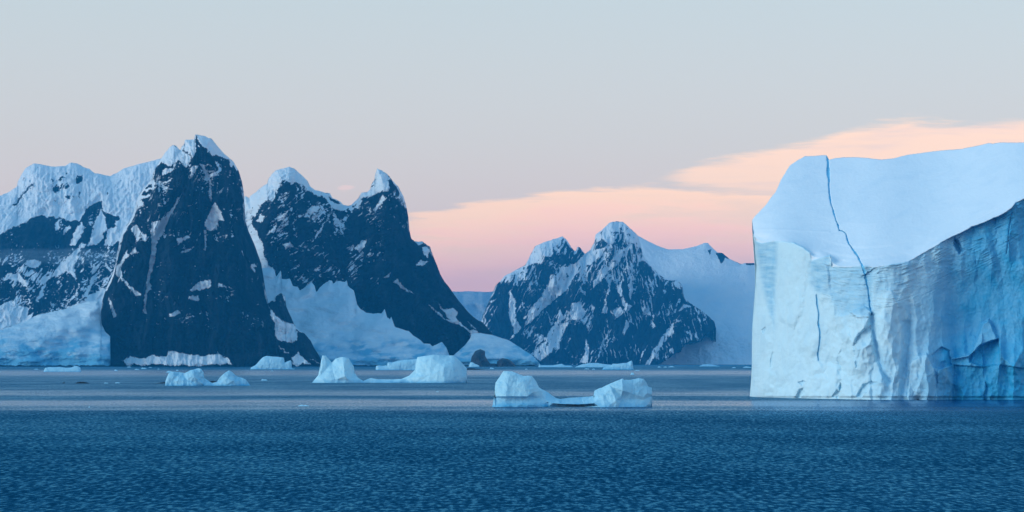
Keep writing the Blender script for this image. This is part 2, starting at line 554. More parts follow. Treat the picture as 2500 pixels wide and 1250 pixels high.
def mountain(name, label, top, ybase, depth, mat, fields, step=1.4, jag=3.0, jseed=2, back=0.9):
    co, q, at, _, _ = relief(top, ybase, depth, step, jag, jseed, back, fields=fields)
    loc, co = centre(co)
    return tag(link(name, mesh_from(name, co, q, at), mat, None, loc), label, None, None, 'structure')


# --- the dark tower at the water's edge
tower_top = [(244, 896), (246, 764), (250, 733), (260, 702), (273, 674), (280, 650), (285, 622), (292, 588), (300, 562),
             (314, 545), (324, 526), (331, 500), (336, 483), (348, 464), (360, 449), (372, 436), (374, 420), (384, 403), (393, 388),
             (400, 377), (405, 370), (414, 360), (422, 354), (430, 356), (440, 367), (444, 358), (450, 352), (451, 341), (462, 341), (474, 340),
             (476, 328), (486, 330), (499, 332), (516, 339), (528, 353), (549, 377), (571, 396), (583, 418), (591, 444), (595, 468),
             (597, 497), (599, 538), (607, 564), (621, 597), (638, 645), (642, 668), (648, 707), (655, 742), (660, 736), (675, 722),
             (686, 716), (696, 724), (699, 748), (710, 774), (717, 790), (724, 802), (744, 815), (758, 832), (768, 851), (782, 872), (785, 896)]
tower_snow = [
    [(405, 370), (422, 352), (440, 366), (456, 375), (468, 384), (456, 413), (439, 389), (413, 406), (396, 400), (393, 388)],
    [(444, 356), (451, 339), (474, 338), (480, 372), (470, 387), (463, 372), (456, 372)],
    [(476, 326), (499, 330), (516, 337), (528, 351), (550, 375), (566, 392), (552, 389), (537, 380), (518, 380), (506, 363), (494, 358), (485, 344)],
    [(559, 387), (571, 395), (566, 409), (560, 405)],
    [(489, 396), (501, 406), (511, 435), (506, 440), (494, 413)],
    [(511, 427), (528, 418), (547, 406), (537, 420), (516, 434)],
    [(463, 411), (485, 403), (480, 415), (462, 440), (466, 420)],
    [(396, 415), (422, 410), (418, 420), (398, 428)],
    [(360, 444), (374, 433), (381, 451), (362, 451)],
    [(336, 478), (365, 474), (373, 478), (360, 480), (343, 487), (353, 502), (334, 507)],
    [(350, 463), (381, 455), (374, 463), (353, 468)],
    [(393, 449), (420, 434), (418, 440), (395, 452)],
    [(432, 487), (444, 471), (430, 502), (417, 526), (405, 550), (396, 574), (384, 588), (381, 612), (370, 612), (371, 543), (393, 535), (408, 521), (422, 507)],
    [(371, 598), (381, 598), (380, 626), (368, 677), (369, 705), (355, 723), (356, 702), (360, 672), (365, 651)],
    [(352, 720), (358, 720), (355, 750), (358, 766), (350, 767)],
    [(319, 560), (333, 546), (345, 569), (331, 574)],
    [(345, 567), (357, 571), (360, 586), (348, 586)],
    [(312, 608), (301, 626), (291, 643), (283, 651), (281, 669), (294, 679), (317, 707), (337, 725), (345, 718), (317, 697), (299, 677), (296, 651), (306, 633), (314, 623)],
    [(327, 606), (338, 617), (317, 620)],
    [(281, 597), (300, 560), (312, 552), (290, 600)],
    [(266, 725), (276, 751), (286, 771), (278, 776), (268, 743)],
    [(525, 492), (540, 516), (549, 540), (533, 535), (528, 562), (506, 564), (499, 547), (509, 526), (516, 509)],
    [(499, 562), (504, 562), (503, 612), (499, 612)],
    [(510, 440), (515, 440), (517, 494), (513, 494)],
    [(433, 583), (458, 575), (463, 581), (444, 589), (434, 600)],
    [(445, 615), (475, 601), (460, 613), (446, 618)],
    [(465, 711), (475, 695), (496, 684), (514, 684), (513, 702), (486, 709)],
    [(460, 723), (486, 721), (488, 733), (458, 732)],
    [(529, 702), (537, 691), (570, 706), (547, 699)],
    [(412, 773), (425, 773), (442, 764), (436, 756), (415, 767)],
    [(299, 880), (317, 871), (353, 876), (370, 867), (388, 871), (406, 870), (409, 858), (427, 858), (463, 866), (496, 869), (529, 864), (532, 857),
     (542, 871), (557, 876), (568, 889), (550, 887), (542, 893), (516, 888), (496, 893), (470, 892), (419, 893), (383, 889), (342, 892), (327, 887), (314, 894)],
    [(655, 745), (660, 755), (672, 768), (691, 784), (717, 790), (724, 802), (724, 830), (712, 836), (681, 832), (672, 818), (673, 794), (660, 770)],
    [(679, 844), (708, 863), (696, 861)],
    [(712, 875), (727, 860), (744, 878), (758, 890), (739, 887), (724, 893), (715, 890)],
    [(758, 876), (780, 887), (763, 881)],
    [(611, 646), (622, 642), (628, 650), (619, 650), (624, 668), (614, 655)],
]


def tower_depth(px, py):
    h = (894 - py) * 1.3
    y = 6950 + h * 0.40
    d = crest_d(px, py, tower_top)
    y = y + 130 * np.exp(-d / 16) + 110 * np.exp(-d / 60)
    y = y - 70 * ridged(px / 75 + 0.35 * fbm(px / 90, py / 90, 4, 3), py / 420, 31, 4) - 22 * ridged(px / 26, py / 60, 32, 5, 0.6)
    a = R(17); u = px * math.cos(a) + py * math.sin(a); v = -px * math.sin(a) + py * math.cos(a)
    y = y - 9 * fbm(px / 7, py / 9, 34, 4, 0.6) - 7 * ridged(u / 40 + 0.5 * fbm(px / 30, py / 30, 36, 2), v / 8.5, 35, 4, 0.55)
    y = y + 40 * np.exp(-(line_d(px, py, [(440, 475), (400, 560), (374, 610), (366, 690), (352, 770)]) / 12) ** 2)
    y = y + 26 * np.exp(-(line_d(px, py, [(488, 392), (512, 445), (516, 500), (502, 610)]) / 9) ** 2)
    y = y - 60 * sstep(857, 893, py)
    return y


def tower_fields(px, py):
    up = sstep(640, 380, py)
    left = sstep(420, 290, px) * sstep(760, 560, py)
    noise = np.maximum(streaks(px, py, 18, 13, 4.2, 0.42 - 0.18 * up - 0.12 * left, 61), 0.9 * streaks(px, py, 68, 34, 4.6, 0.45 - 0.20 * up - 0.12 * left, 64, 0.1, 0.8, 4, 0.55))
    noise = np.maximum(0.55 * noise, ledges(tower_depth, px, py, 1.3, 1.34, 1.60, 0.62 * up + 0.50 * left, 66))
    noise = noise * sstep(860, 800, py)
    return {'snow': snow_field(px, py, tower_snow, noise, 7.0, 71, (), 5.0, 0.35)}


mountain('mountain', 'sheer dark rock tower with a snow cap, tallest peak, rising from the water', tower_top, 6950, tower_depth, M_tower, tower_fields, 1.3, 2.5, 3, 0.8)

# --- twin peaked rock mountain right of it
twin_top = [(560, 896), (566, 560), (590, 490), (598, 478), (608, 484), (612, 478), (622, 470), (640, 456), (652, 448), (656, 436), (664, 425), (674, 415), (690, 411),
            (706, 407), (720, 413), (731, 423), (738, 428), (750, 441), (757, 455), (768, 463), (783, 467), (795, 470), (806, 472), (811, 483), (820, 487), (830, 492),
            (838, 500), (850, 503), (857, 501), (866, 492), (875, 485), (880, 475), (883, 470), (896, 468), (904, 462), (907, 450), (914, 440), (916, 425), (921, 411),
            (930, 415), (945, 425), (955, 436), (963, 445), (972, 456), (985, 480), (992, 505), (997, 530), (999, 560), (1004, 582), (1012, 589), (1032, 590),
            (1050, 603), (1057, 623), (1066, 646), (1076, 672), (1087, 690), (1099, 704), (1110, 721), (1125, 741), (1145, 764), (1162, 779), (1179, 788), (1202, 815), (1235, 850), (1262, 896)]
twin_snow = [
    [(590, 474), (611, 474), (640, 453), (655, 434), (672, 412), (706, 403), (735, 422), (757, 450), (770, 461), (790, 467), (806, 478), (800, 485), (783, 478),
     (775, 483), (760, 470), (750, 465), (742, 453), (733, 449), (722, 446), (712, 449), (700, 442), (690, 440), (684, 451), (678, 458), (674, 470), (668, 478), (664, 493),
     (657, 488), (648, 491), (640, 496), (635, 506), (625, 522), (620, 532), (612, 522), (590, 534)],
    [(590, 518), (613, 520), (616, 548), (628, 570), (640, 596), (644, 620), (655, 645), (668, 655), (672, 680), (690, 690), (700, 722), (640, 722), (600, 600)],
    [(788, 468), (796, 475), (808, 490), (820, 497), (838, 500), (858, 499), (850, 508), (842, 517), (830, 515), (812, 509), (805, 500), (795, 485)],
    [(857, 500), (868, 488), (880, 468), (895, 466), (905, 460), (921, 460), (910, 470), (880, 488), (868, 501)],
    [(915, 425), (921, 409), (945, 423), (955, 438), (947, 438), (948, 450), (950, 458), (945, 468), (930, 466), (915, 475), (898, 482), (904, 460), (912, 450)],
    [(935, 475), (940, 485), (938, 492), (925, 503), (917, 518), (911, 512), (920, 500), (928, 490)],
    [(672, 534), (686, 520), (691, 527), (693, 534), (679, 541)],
    [(626, 539), (636, 524), (648, 529), (638, 546)],
    [(746, 520), (763, 500), (782, 505), (772, 517), (758, 522)],
    [(722, 529), (741, 524), (734, 534)],
    [(808, 515), (801, 534), (787, 558), (768, 587), (758, 594), (777, 563), (794, 541)],
    [(813, 517), (828, 534), (842, 580), (835, 568), (825, 546), (816, 556), (818, 532)],
    [(832, 536), (852, 524), (844, 539)],
    [(691, 594), (708, 592), (717, 604), (696, 604)],
    [(710, 661), (734, 642), (729, 652)],
    [(652, 572), (672, 553), (674, 565), (660, 570)],
    [(864, 606), (885, 587), (896, 587), (890, 604), (878, 616)],
    [(763, 661), (784, 647), (778, 660)],
    [(936, 678), (955, 664), (950, 676)],
    [(1017, 646), (1030, 635), (1044, 638), (1038, 646), (1021, 649)],
    [(1030, 606), (1042, 602), (1050, 612), (1044, 630), (1036, 622)],
    [(958, 690), (972, 681), (981, 698), (1012, 716), (992, 710)],
    [(1045, 742), (1071, 770), (1095, 785), (1130, 797), (1148, 812), (1150, 832), (1175, 816), (1160, 806), (1144, 805), (1130, 793), (1113, 773), (1119, 764),
     (1104, 752), (1084, 756), (1068, 740), (1090, 772), (1102, 783), (1085, 777), (1065, 757)],
    [(1142, 785), (1163, 805), (1153, 799)],
    [(1004, 581), (1012, 587), (1032, 588), (1038, 594), (1022, 598)],
]


def twin_depth(px, py):
    h = (893 - py) * 1.38
    y = 7560 + h * 0.62
    d = crest_d(px, py, twin_top)
    y = y + 110 * np.exp(-d / 15) + 120 * np.exp(-d / 55)
    y = y + 150 * np.exp(-((px - 835) / 60) ** 2) * sstep(760, 520, py) + 200 * sstep(660, 600, px)
    a = R(28); u = px * math.cos(a) - py * math.sin(a); v = px * math.sin(a) + py * math.cos(a)
    y = y - 60 * ridged(px / 85 + 0.3 * fbm(px / 80, py / 80, 5, 3), py / 330, 41, 4) - 24 * ridged(u / 40, v / 22, 42, 5, 0.6)
    y = y - 9 * fbm(px / 7, py / 8, 44, 4, 0.6) - 8 * ridged(u / 44 + 0.5 * fbm(px / 30, py / 30, 46, 2), v / 8.5, 45, 4, 0.55)
    return y


def twin_fields(px, py):
    up = sstep(700, 450, py)
    mid = np.exp(-((px - 740) / 120) ** 2)
    noise = np.maximum(streaks(px, py, 44, 26, 5.0, 0.36 - 0.14 * up - 0.08 * mid, 81, 0.1, 0.6, 5, 0.6), 0.9 * streaks(px, py, 24, 10, 3.6, 0.44 - 0.15 * up, 84))
    noise = np.maximum(0.6 * noise, ledges(twin_depth, px, py, 1.38, 1.36, 1.62, 0.62 * up + 0.30 * mid, 86))
    noise = noise * sstep(1010, 930, px + (py - 640) * 0.5) + 0.5 * noise * sstep(990, 1060, px) * sstep(700, 640, py)
    return {'snow': snow_field(px, py, twin_snow, noise, 7.0, 91, (), 5.0, 0.4)}


mountain('mountain', 'dark rock mountain with two snowy summits and a pointed spire, beside the tallest tower', twin_top, 7560, twin_depth, M_tower, twin_fields, 1.3, 2.5, 6, 0.8)

# --- snowy massif at far left
massif_top = [(-140, 896), (-130, 560), (-60, 500), (0, 478), (24, 468), (42, 454), (43, 444), (52, 427), (62, 410), (82, 399), (101, 401), (125, 407), (158, 405), (173, 397),
              (190, 400), (204, 408), (218, 412), (230, 422), (269, 430), (288, 420), (302, 411), (348, 398), (398, 386), (430, 392), (520, 470), (640, 600), (660, 896)]
mz1 = (0, 300, 4.1675); mz2 = (0, 600, 3.906)
massif_rock = zp(*mz1,
    [(590, 570), (640, 545), (662, 558), (600, 592)], [(765, 570), (790, 530), (845, 528), (832, 585), (790, 620), (768, 605)], [(533, 650), (580, 638), (612, 690), (570, 718), (538, 700)],
    [(648, 645), (700, 612), (704, 650), (655, 674)], [(663, 755), (690, 733), (718, 770), (680, 792)], [(718, 738), (765, 738), (750, 757)], [(798, 710), (822, 718), (800, 775)],
    [(138, 845), (180, 780), (240, 705), (345, 605), (345, 625), (235, 730), (190, 808), (150, 865)], [(1085, 720), (1105, 705), (1095, 740)], [(660, 500), (690, 490), (670, 520)],
    [(530, 570), (560, 590), (540, 610)],
    [(-600, 1300), (0, 1135), (100, 1080), (250, 1020), (340, 965), (420, 935), (480, 960), (540, 945), (630, 970), (680, 1000), (760, 990), (810, 1000), (870, 880),
     (940, 830), (1030, 790), (1040, 825), (1050, 890), (1110, 915), (1215, 955), (1205, 1000), (1160, 985), (1200, 1060), (1150, 1160), (1250, 1250), (1260, 1500), (1085, 1700),
     (1000, 1740), (880, 1790), (680, 1880), (660, 1910), (540, 1930), (380, 1960), (280, 2010), (300, 1880), (240, 1870), (160, 1860), (100, 1800), (40, 1850), (0, 1850), (-600, 1850)])
massif_snow = zp(*mz2, [(490, 310), (560, 200), (680, 80), (780, -20), (830, -20), (740, 80), (700, 180), (730, 340), (690, 280), (650, 240), (560, 285)],
    [(250, 160), (320, 125), (390, 150), (380, 200), (310, 215), (250, 190)], [(0, 330), (60, 280), (170, 260), (270, 345), (260, 400), (180, 340), (90, 330)],
    [(340, 520), (400, 400), (440, 330), (420, 470), (350, 540)], [(985, 190), (1010, 180), (1065, 225), (1040, 245)], [(870, 320), (1000, 160), (940, 250), (820, 490), (790, 500)],
    [(900, 350), (1000, 420), (960, 430)], [(800, 480), (960, 430), (1015, 395), (990, 500), (850, 520)])
massif_snow += zp(*mz1, [(830, 1000), (760, 1120), (700, 1250), (760, 1250), (850, 1090)], [(1040, 870), (960, 1010), (900, 1250), (990, 1250), (1080, 1100), (1070, 960)],
    [(560, 1040), (610, 980), (590, 1080), (560, 1120)], [(650, 1080), (720, 1040), (700, 1100), (640, 1140)], [(900, 1010), (950, 1000), (930, 1050)],
    [(1090, 1090), (1180, 1050), (1250, 1110), (1150, 1250), (1060, 1250)])


def massif_depth(px, py):
    h = (893 - py) * 1.55
    y = 8600 + h * 2.0 + 90 * sstep(560, 520, py)
    d = crest_d(px, py, massif_top)
    y = y + 100 * np.exp(-d / 14) + 90 * np.exp(-d / 40)
    a = R(50); u = px * math.cos(a) - py * math.sin(a); v = px * math.sin(a) + py * math.cos(a)
    y = y - 75 * ridged(px / 95, py / 260, 51, 4) - 30 * ridged(u / 60, v / 24, 52, 5, 0.6) - 9 * fbm(px / 7, py / 10, 54, 4, 0.6)
    y = y - 10 * ridged(px / 9, py / 70, 56, 3) * sstep(560, 520, py)
    return y


def massif_fields(px, py):
    base = np.ones(px.shape)
    wx_ = px + 10 * fbm(px / 16, py / 16, 95, 5, 0.7); wy_ = py + 10 * fbm(px / 16, py / 16, 96, 5, 0.7)
    rk = np.zeros(px.shape)
    for p in massif_rock:
        rk = np.maximum(rk, np.clip(0.5 + poly_sd(wx_, wy_, p) / 5, 0, 1))
    rk = np.maximum(rk, 0.9 * streaks(px, py, 62, 14, 4, 0.36, 97) * sstep(545, 470, py) * sstep(30, 60, px) * sstep(235, 200, px))
    n = np.maximum(streaks(px, py, 55, 26, 6.5, 0.16, 98), streaks(px, py, 30, 9, 4, 0.27, 99))
    sn = np.maximum(1 - rk, n * sstep(600, 640, py + 40 * fbm(px / 50, py / 50, 7, 2)) + 0.9 * streaks(px, py, 40, 10, 4, 0.36, 93))
    for p in massif_snow:
        sn = np.maximum(sn, np.clip(0.5 + poly_sd(wx_, wy_, p) / 5, 0, 1))
    return {'snow': np.clip(sn, 0, 1)}


mountain('mountain', 'broad snow covered mountain with a dark rock band, at the far left', massif_top, 8600, massif_depth, M_tower, massif_fields, 1.5, 2.0, 9, 0.8)

# --- distant rock mountain across the strait and the snow dome behind it
fz = (1170, 520, 3.206)
far_top = [(1168, 896), (1174, 790), (1179, 769), (1189, 745), (1201, 720), (1210, 698), (1232, 673), (1264, 657), (1282, 648), (1295, 623), (1307, 601), (1326, 592),
           (1357, 582), (1373, 577), (1385, 587), (1395, 604), (1405, 614), (1410, 603), (1416, 604), (1429, 620), (1441, 610), (1451, 592), (1454, 573), (1470, 560),
           (1488, 543), (1500, 541), (1519, 541), (1535, 554), (1557, 575), (1562, 592), (1569, 621), (1582, 641), (1604, 666), (1625, 682), (1638, 685), (1653, 685), (1666, 698),
           (1669, 723), (1685, 741), (1719, 763), (1744, 785), (1748, 800), (1760, 850), (1764, 896)]
far_snow = zp(*fz,
    [(890, 240), (905, 165), (1020, 68), (1120, 62), (1240, 170), (1270, 260), (1240, 230), (1180, 240), (1150, 200), (1130, 140), (1090, 110), (1050, 180), (1080, 190), (1040, 250), (1000, 230), (960, 200), (920, 235)],
    [(870, 300), (1010, 260), (950, 330), (880, 400), (820, 420), (740, 500), (690, 600), (600, 670), (520, 740), (490, 760), (400, 860), (350, 900), (380, 780), (440, 700), (480, 660), (540, 560), (560, 480), (600, 490), (650, 420), (700, 420), (750, 390), (820, 330)],
    [(1150, 280), (1100, 380), (1060, 420), (990, 470), (920, 560), (870, 610), (900, 530), (950, 460), (1010, 420), (1040, 360), (1110, 280)],
    [(355, 410), (435, 255), (500, 225), (650, 178), (640, 230), (600, 250), (560, 350), (500, 330), (480, 370), (400, 410)],
    [(195, 488), (300, 435), (355, 415), (330, 460), (250, 490)],
    [(240, 610), (280, 680), (290, 820), (325, 900), (290, 950), (235, 1000), (270, 940), (255, 860), (235, 800), (230, 700)],
    [(30, 790), (50, 840), (70, 900), (40, 850)], [(80, 690), (140, 665), (90, 705)], [(280, 500), (310, 580), (290, 560)], [(330, 680), (355, 740), (340, 730)],
    [(720, 700), (790, 700), (830, 780), (830, 800), (770, 840), (715, 830)],
    [(590, 870), (710, 850), (680, 900), (620, 1020), (560, 1090), (480, 1160), (400, 1105), (520, 1000), (545, 930)],
    [(630, 740), (665, 830), (620, 870), (560, 880), (525, 760), (560, 850), (610, 850)],
    [(990, 640), (1005, 780), (965, 780)], [(1100, 540), (1120, 620), (1140, 700), (1200, 730), (1150, 780), (1110, 660), (1070, 590)], [(1190, 470), (1204, 600), (1182, 690), (1168, 580)],
    [(1040, 765), (1110, 730), (1130, 780), (1080, 820)], [(880, 720), (905, 740), (880, 825)], [(840, 980), (862, 1060), (852, 1170), (785, 1170), (830, 1090)],
    [(1530, 850), (1500, 950), (1400, 1080), (1330, 1190), (1295, 1190), (1380, 1050), (1440, 950), (1490, 890)], [(1545, 785), (1600, 710), (1660, 730), (1600, 750)],
    [(1340, 840), (1385, 885), (1360, 912)], [(1440, 700), (1415, 790), (1390, 812)], [(1320, 1040), (1290, 1100), (1255, 1180), (1270, 1100)], [(1505, 535), (1560, 525), (1575, 600), (1550, 580)],
    [(1040, 480), (1010, 640), (995, 640), (1010, 560)], [(1215, 370), (1290, 345), (1310, 370), (1240, 385)], [(780, 560), (830, 620), (830, 650), (790, 600)],
    [(1150, 830), (1180, 870), (1130, 960), (1125, 930)], [(1540, 830), (1600, 840), (1545, 850)], [(1610, 920), (1650, 935), (1630, 950)], [(1700, 930), (1720, 990), (1670, 950)])


def far_depth(px, py):
    h = (890 - py) * 2.39
    y = 12900 + h * 0.8
    d = crest_d(px, py, far_top)
    y = y + 130 * np.exp(-d / 12) + 130 * np.exp(-d / 40)
    y = y - 110 * ridged(px / 60 + 0.004 * (py - 540) * np.sign(px - 1500) + 0.25 * fbm(px / 60, py / 60, 6, 3), py / 330, 101, 4) - 40 * ridged(px / 22 + py / 60, py / 70, 102, 5, 0.6)
    y = y - 13 * fbm(px / 6, py / 8, 104, 4, 0.6)
    y = y + 50 * np.exp(-(line_d(px, py, [(1432, 630), (1375, 700), (1335, 755), (1290, 800)]) / 14) ** 2)
    y = y - 120 * sstep(800, 893, py)
    # the rock dips under the snow slope at its right foot
    foot = [(1590, 900), (1604, 892), (1622, 880), (1640, 868), (1662, 857), (1669, 842), (1690, 838), (1712, 832), (1722, 818), (1742, 806), (1756, 798), (1850, 790), (1850, 900)]
    return y + 1000 * sstep(-2, 5, poly_sd(px + 4 * fbm(px / 9, py / 9, 105, 4), py + 4 * fbm(px / 9, py / 9, 106, 4), foot))


def far_fields(px, py):
    up = sstep(800, 570, py)
    lean = np.where(px < 1490, 55, 100)
    n = np.maximum(streaks(px, py, 62, 50, 4.6, 0.25 - 0.19 * up, 111, 0.08, 0.9, 4, 0.5) * sstep(1530, 1480, px), streaks(px, py, 102, 50, 4.6, 0.25 - 0.17 * up, 112, 0.08, 0.9, 4, 0.5) * sstep(1430, 1490, px))
    n = np.maximum(n, 0.85 * streaks(px, py, 40, 12, 3.4, 0.44 - 0.13 * up, 113))
    n = np.maximum(0.65 * n, ledges(far_depth, px, py, 2.39, 1.38, 1.75, 0.85 * up, 116))
    return {'snow': snow_field(px, py, far_snow, n, 6.0, 115, (), 4.0, 0.8)}


mountain('mountain', 'distant pyramid of blue hazed rock streaked with snow gullies, across the strait', far_top, 12900, far_depth, M_far, far_fields, 1.3, 3.0, 12, 0.8)

def slope_depth(px, py):
    """the one long snow slope behind and beside the distant pyramid"""
    y = 13100 + (890 - py) * 4.9
    return y - 70 * fbm(px / 130, py / 110, 121, 3) - 10 * fbm(px / 25, py / 16, 122, 4) * sstep(640, 820, py) - 5 * fbm(px / 9, py / 6, 123, 3) - 9 * ridged(px / 14, py / 5, 124, 3) * sstep(800, 850, py)


dome_top = [(1440, 893), (1450, 660), (1520, 598), (1557, 575), (1575, 585), (1607, 601), (1632, 609), (1669, 608), (1700, 601), (1719, 593), (1728, 593), (1741, 607), (1753, 617),
            (1763, 617), (1781, 632), (1809, 645), (1822, 642), (1850, 643), (1920, 650), (2050, 700), (2200, 860), (2210, 893)]
dome_rock = zp(*fz, [(1790, 290), (1822, 280), (1800, 335)], [(1850, 310), (1905, 306), (1965, 360), (1930, 350), (1895, 400), (1870, 350)], [(1980, 370), (2050, 398), (2040, 404)],
               [(2080, 395), (2120, 385), (2190, 392), (2190, 405), (2090, 408)])


def dome_depth(px, py):
    return slope_depth(px, py) + 60 * np.exp(-crest_d(px, py, dome_top) / 10)


def dome_fields(px, py):
    wx_ = px + 4 * fbm(px / 12, py / 12, 125, 3); wy_ = py + 3 * fbm(px / 12, py / 12, 126, 3)
    s = np.ones(px.shape)
    for p in dome_rock:
        s = np.minimum(s, np.clip(0.5 - poly_sd(wx_, wy_, p) / 4, 0, 1))
    return {'snow': s}


mountain('mountain', 'smooth pale snow ridge behind the distant pyramid, running to the big iceberg', dome_top, 13100, dome_depth, M_far, dome_fields, 2.0, 1.0, 15, 0.6)

ridge_top = [(960, 888), (980, 716), (1060, 711), (1110, 712), (1150, 711), (1190, 713), (1230, 708), (1300, 716), (1400, 720), (1420, 888)]  # far blue flat-topped bank, modelled as terrain
mountain('mass', 'flat topped far blue hills in the gap between the mountains', ridge_top, 23000,
         lambda px, py: 23000 + (888 - py) * 3.8 * 2.5 - 200 * fbm(px / 60, py / 40, 131, 3), M_far,
         lambda px, py: {'snow': np.full(px.shape, 0.51)}, 3.0, 1.5, 17, 0.6)

# ------------------------------------------------------------------ glaciers running into the sea
def glacier(label, top, ybase, slope, seed, rock_polys=(), step=1.6, roll=40, jag=3.0, crev=14.0, dense=0.30):
    def dep(px, py):
        h = (HY + CAMH * F / ybase - py) * ybase / F
        y = ybase + 0.15 * np.minimum(h, 24) + np.maximum(h - 24, 0) * slope
        d = crest_d(px, py, top)
        y = y + roll * np.exp(-d / 10)
        y = y - 55 * fbm(px / 100, py / 50, seed, 3) - crev * 0.6 * ridged(px / 34 + py / 40, py / 16, seed + 1, 3) * sstep(140, 10, h + 50 * fbm(px / 60, py / 30, seed + 4, 2)) - 2 * fbm(px / 7, py / 5, seed + 2, 4)
        return y

    def fld(px, py):
        h = (HY + CAMH * F / ybase - py) * ybase / F
        hh = h + 35 * fbm(px / 90, py / 30, seed + 5, 3)
        ice = dense + 0.42 * sstep(150, 10, hh) - 0.30 * sstep(120, 260, hh)  # paler above, bluer at the toe: slope shading painted in with the ice
        ice = ice + 0.50 * sstep(0.15, 0.6, ridged(px / 34 + py / 40, py / 16, seed + 1, 3)) * sstep(140, 10, h + 50 * fbm(px / 60, py / 30, seed + 4, 2)) * sstep(-0.2, 0.3, fbm(px / 50, py / 25, seed + 11, 2))
        ice = ice + 0.35 * sstep(30, 14, h + 12 * fbm(px / 16, py / 30, seed + 13, 3)) + 0.16 * fbm(px / 45 + py / 20, py / 9, seed + 12, 4)
        rk = sstep(5.5, 1.5, h + 6 * fbm(px / 14, py * 0, seed + 8, 4))
        wx_ = px + 4 * fbm(px / 12, py / 12, seed + 9, 4, 0.6); wy_ = py + 4 * fbm(px / 12, py / 12, seed + 10, 4, 0.6)
        for p in rock_polys:
            rk = np.maximum(rk, np.clip(0.5 + poly_sd(wx_, wy_, p) / 4, 0, 1))
        return {'ice': ice, 'rock': rk}
    co, q, at, _, _ = relief(top, ybase, dep, step, jag, seed, 0.8, fields=fld)
    loc, co = centre(co)
    return tag(link('glacier', mesh_from('glacier', co, q, at), M_glacier, None, loc), label, None, None, 'structure')


glacier('wide blue white glacier sloping to the sea left of the dark tower',
        [(-120, 896), (-110, 830), (0, 806), (61, 784), (92, 769), (133, 760), (164, 753), (218, 735), (240, 733), (246, 750), (247, 790), (258, 812), (270, 822), (277, 828), (279, 850), (275, 880), (270, 896)], 6800, 1.35, 201)
glacier('pale glacier with a jagged upper edge, between the dark tower and the twin peaked mountain',
        [(600, 896), (620, 640), (640, 655), (669, 654), (674, 676), (686, 659), (688, 681), (708, 681), (715, 698), (727, 700), (732, 710), (744, 702), (760, 688), (768, 698), (772, 714), (780, 702), (804, 683),
         (811, 686), (813, 693), (825, 686), (842, 688), (847, 683), (849, 698), (864, 710), (867, 722), (872, 744), (880, 755), (892, 762), (909, 765), (931, 765), (939, 753), (945, 774), (952, 779), (955, 772),
         (961, 789), (964, 798), (986, 806), (998, 808), (1008, 818), (1027, 831), (1035, 839), (1050, 839), (1056, 845), (1079, 834), (1090, 848), (1096, 865), (1099, 896)], 7150, 1.9, 221, dense=0.08)
glacier('low snow ramp with dark shore rocks, at the foot of the pointed spire',
        [(1080, 896), (1098, 876), (1110, 865), (1136, 842), (1148, 826), (1152, 814), (1173, 813), (1202, 818), (1243, 831), (1283, 857), (1297, 865), (1309, 877), (1325, 896)], 7200, 1.8, 241, (), 1.2, 25, 1.0, 3.0, 0.12)

# ------------------------------------------------------------------ icebergs
def tri_interp(px, py, pts):
    """piecewise linear surface through control points (x, y, d)"""
    P = np.array(pts, float)
    x0, y0, x1, y1 = px.min() - 40, py.min() - 40, px.max() + 40, py.max() + 40
    ext = []
    for cx in np.linspace(x0, x1, 7):
        for cy in (y0, y1):
            k = np.argmin((P[:, 0] - cx) ** 2 + (P[:, 1] - cy) ** 2); ext.append((cx, cy, P[k, 2]))
    P = np.vstack([P, np.array(ext)])
    v, _, tris, _, _, _ = delaunay_2d_cdt([Vector((a, b)) for a, b, _ in P], [], [], 0, 1e-5)
    out = np.zeros(px.shape)
    val = [P[np.argmin((P[:, 0] - q.x) ** 2 + (P[:, 1] - q.y) ** 2), 2] for q in v]
    for t in tris:
        (ax, ay), (bx, by), (cx, cy) = [(v[i].x, v[i].y) for i in t]
        det = (by - cy) * (ax - cx) + (cx - bx) * (ay - cy)
        if abs(det) < 1e-9: continue
        l1 = ((by - cy) * (px - cx) + (cx - bx) * (py - cy)) / det
        l2 = ((cy - ay) * (px - cx) + (ax - cx) * (py - cy)) / det
        l3 = 1 - l1 - l2
        ins = (l1 >= -1e-6) & (l2 >= -1e-6) & (l3 >= -1e-6)
        out[ins] = (l1 * val[t[0]] + l2 * val[t[1]] + l3 * val[t[2]])[ins]
    return out


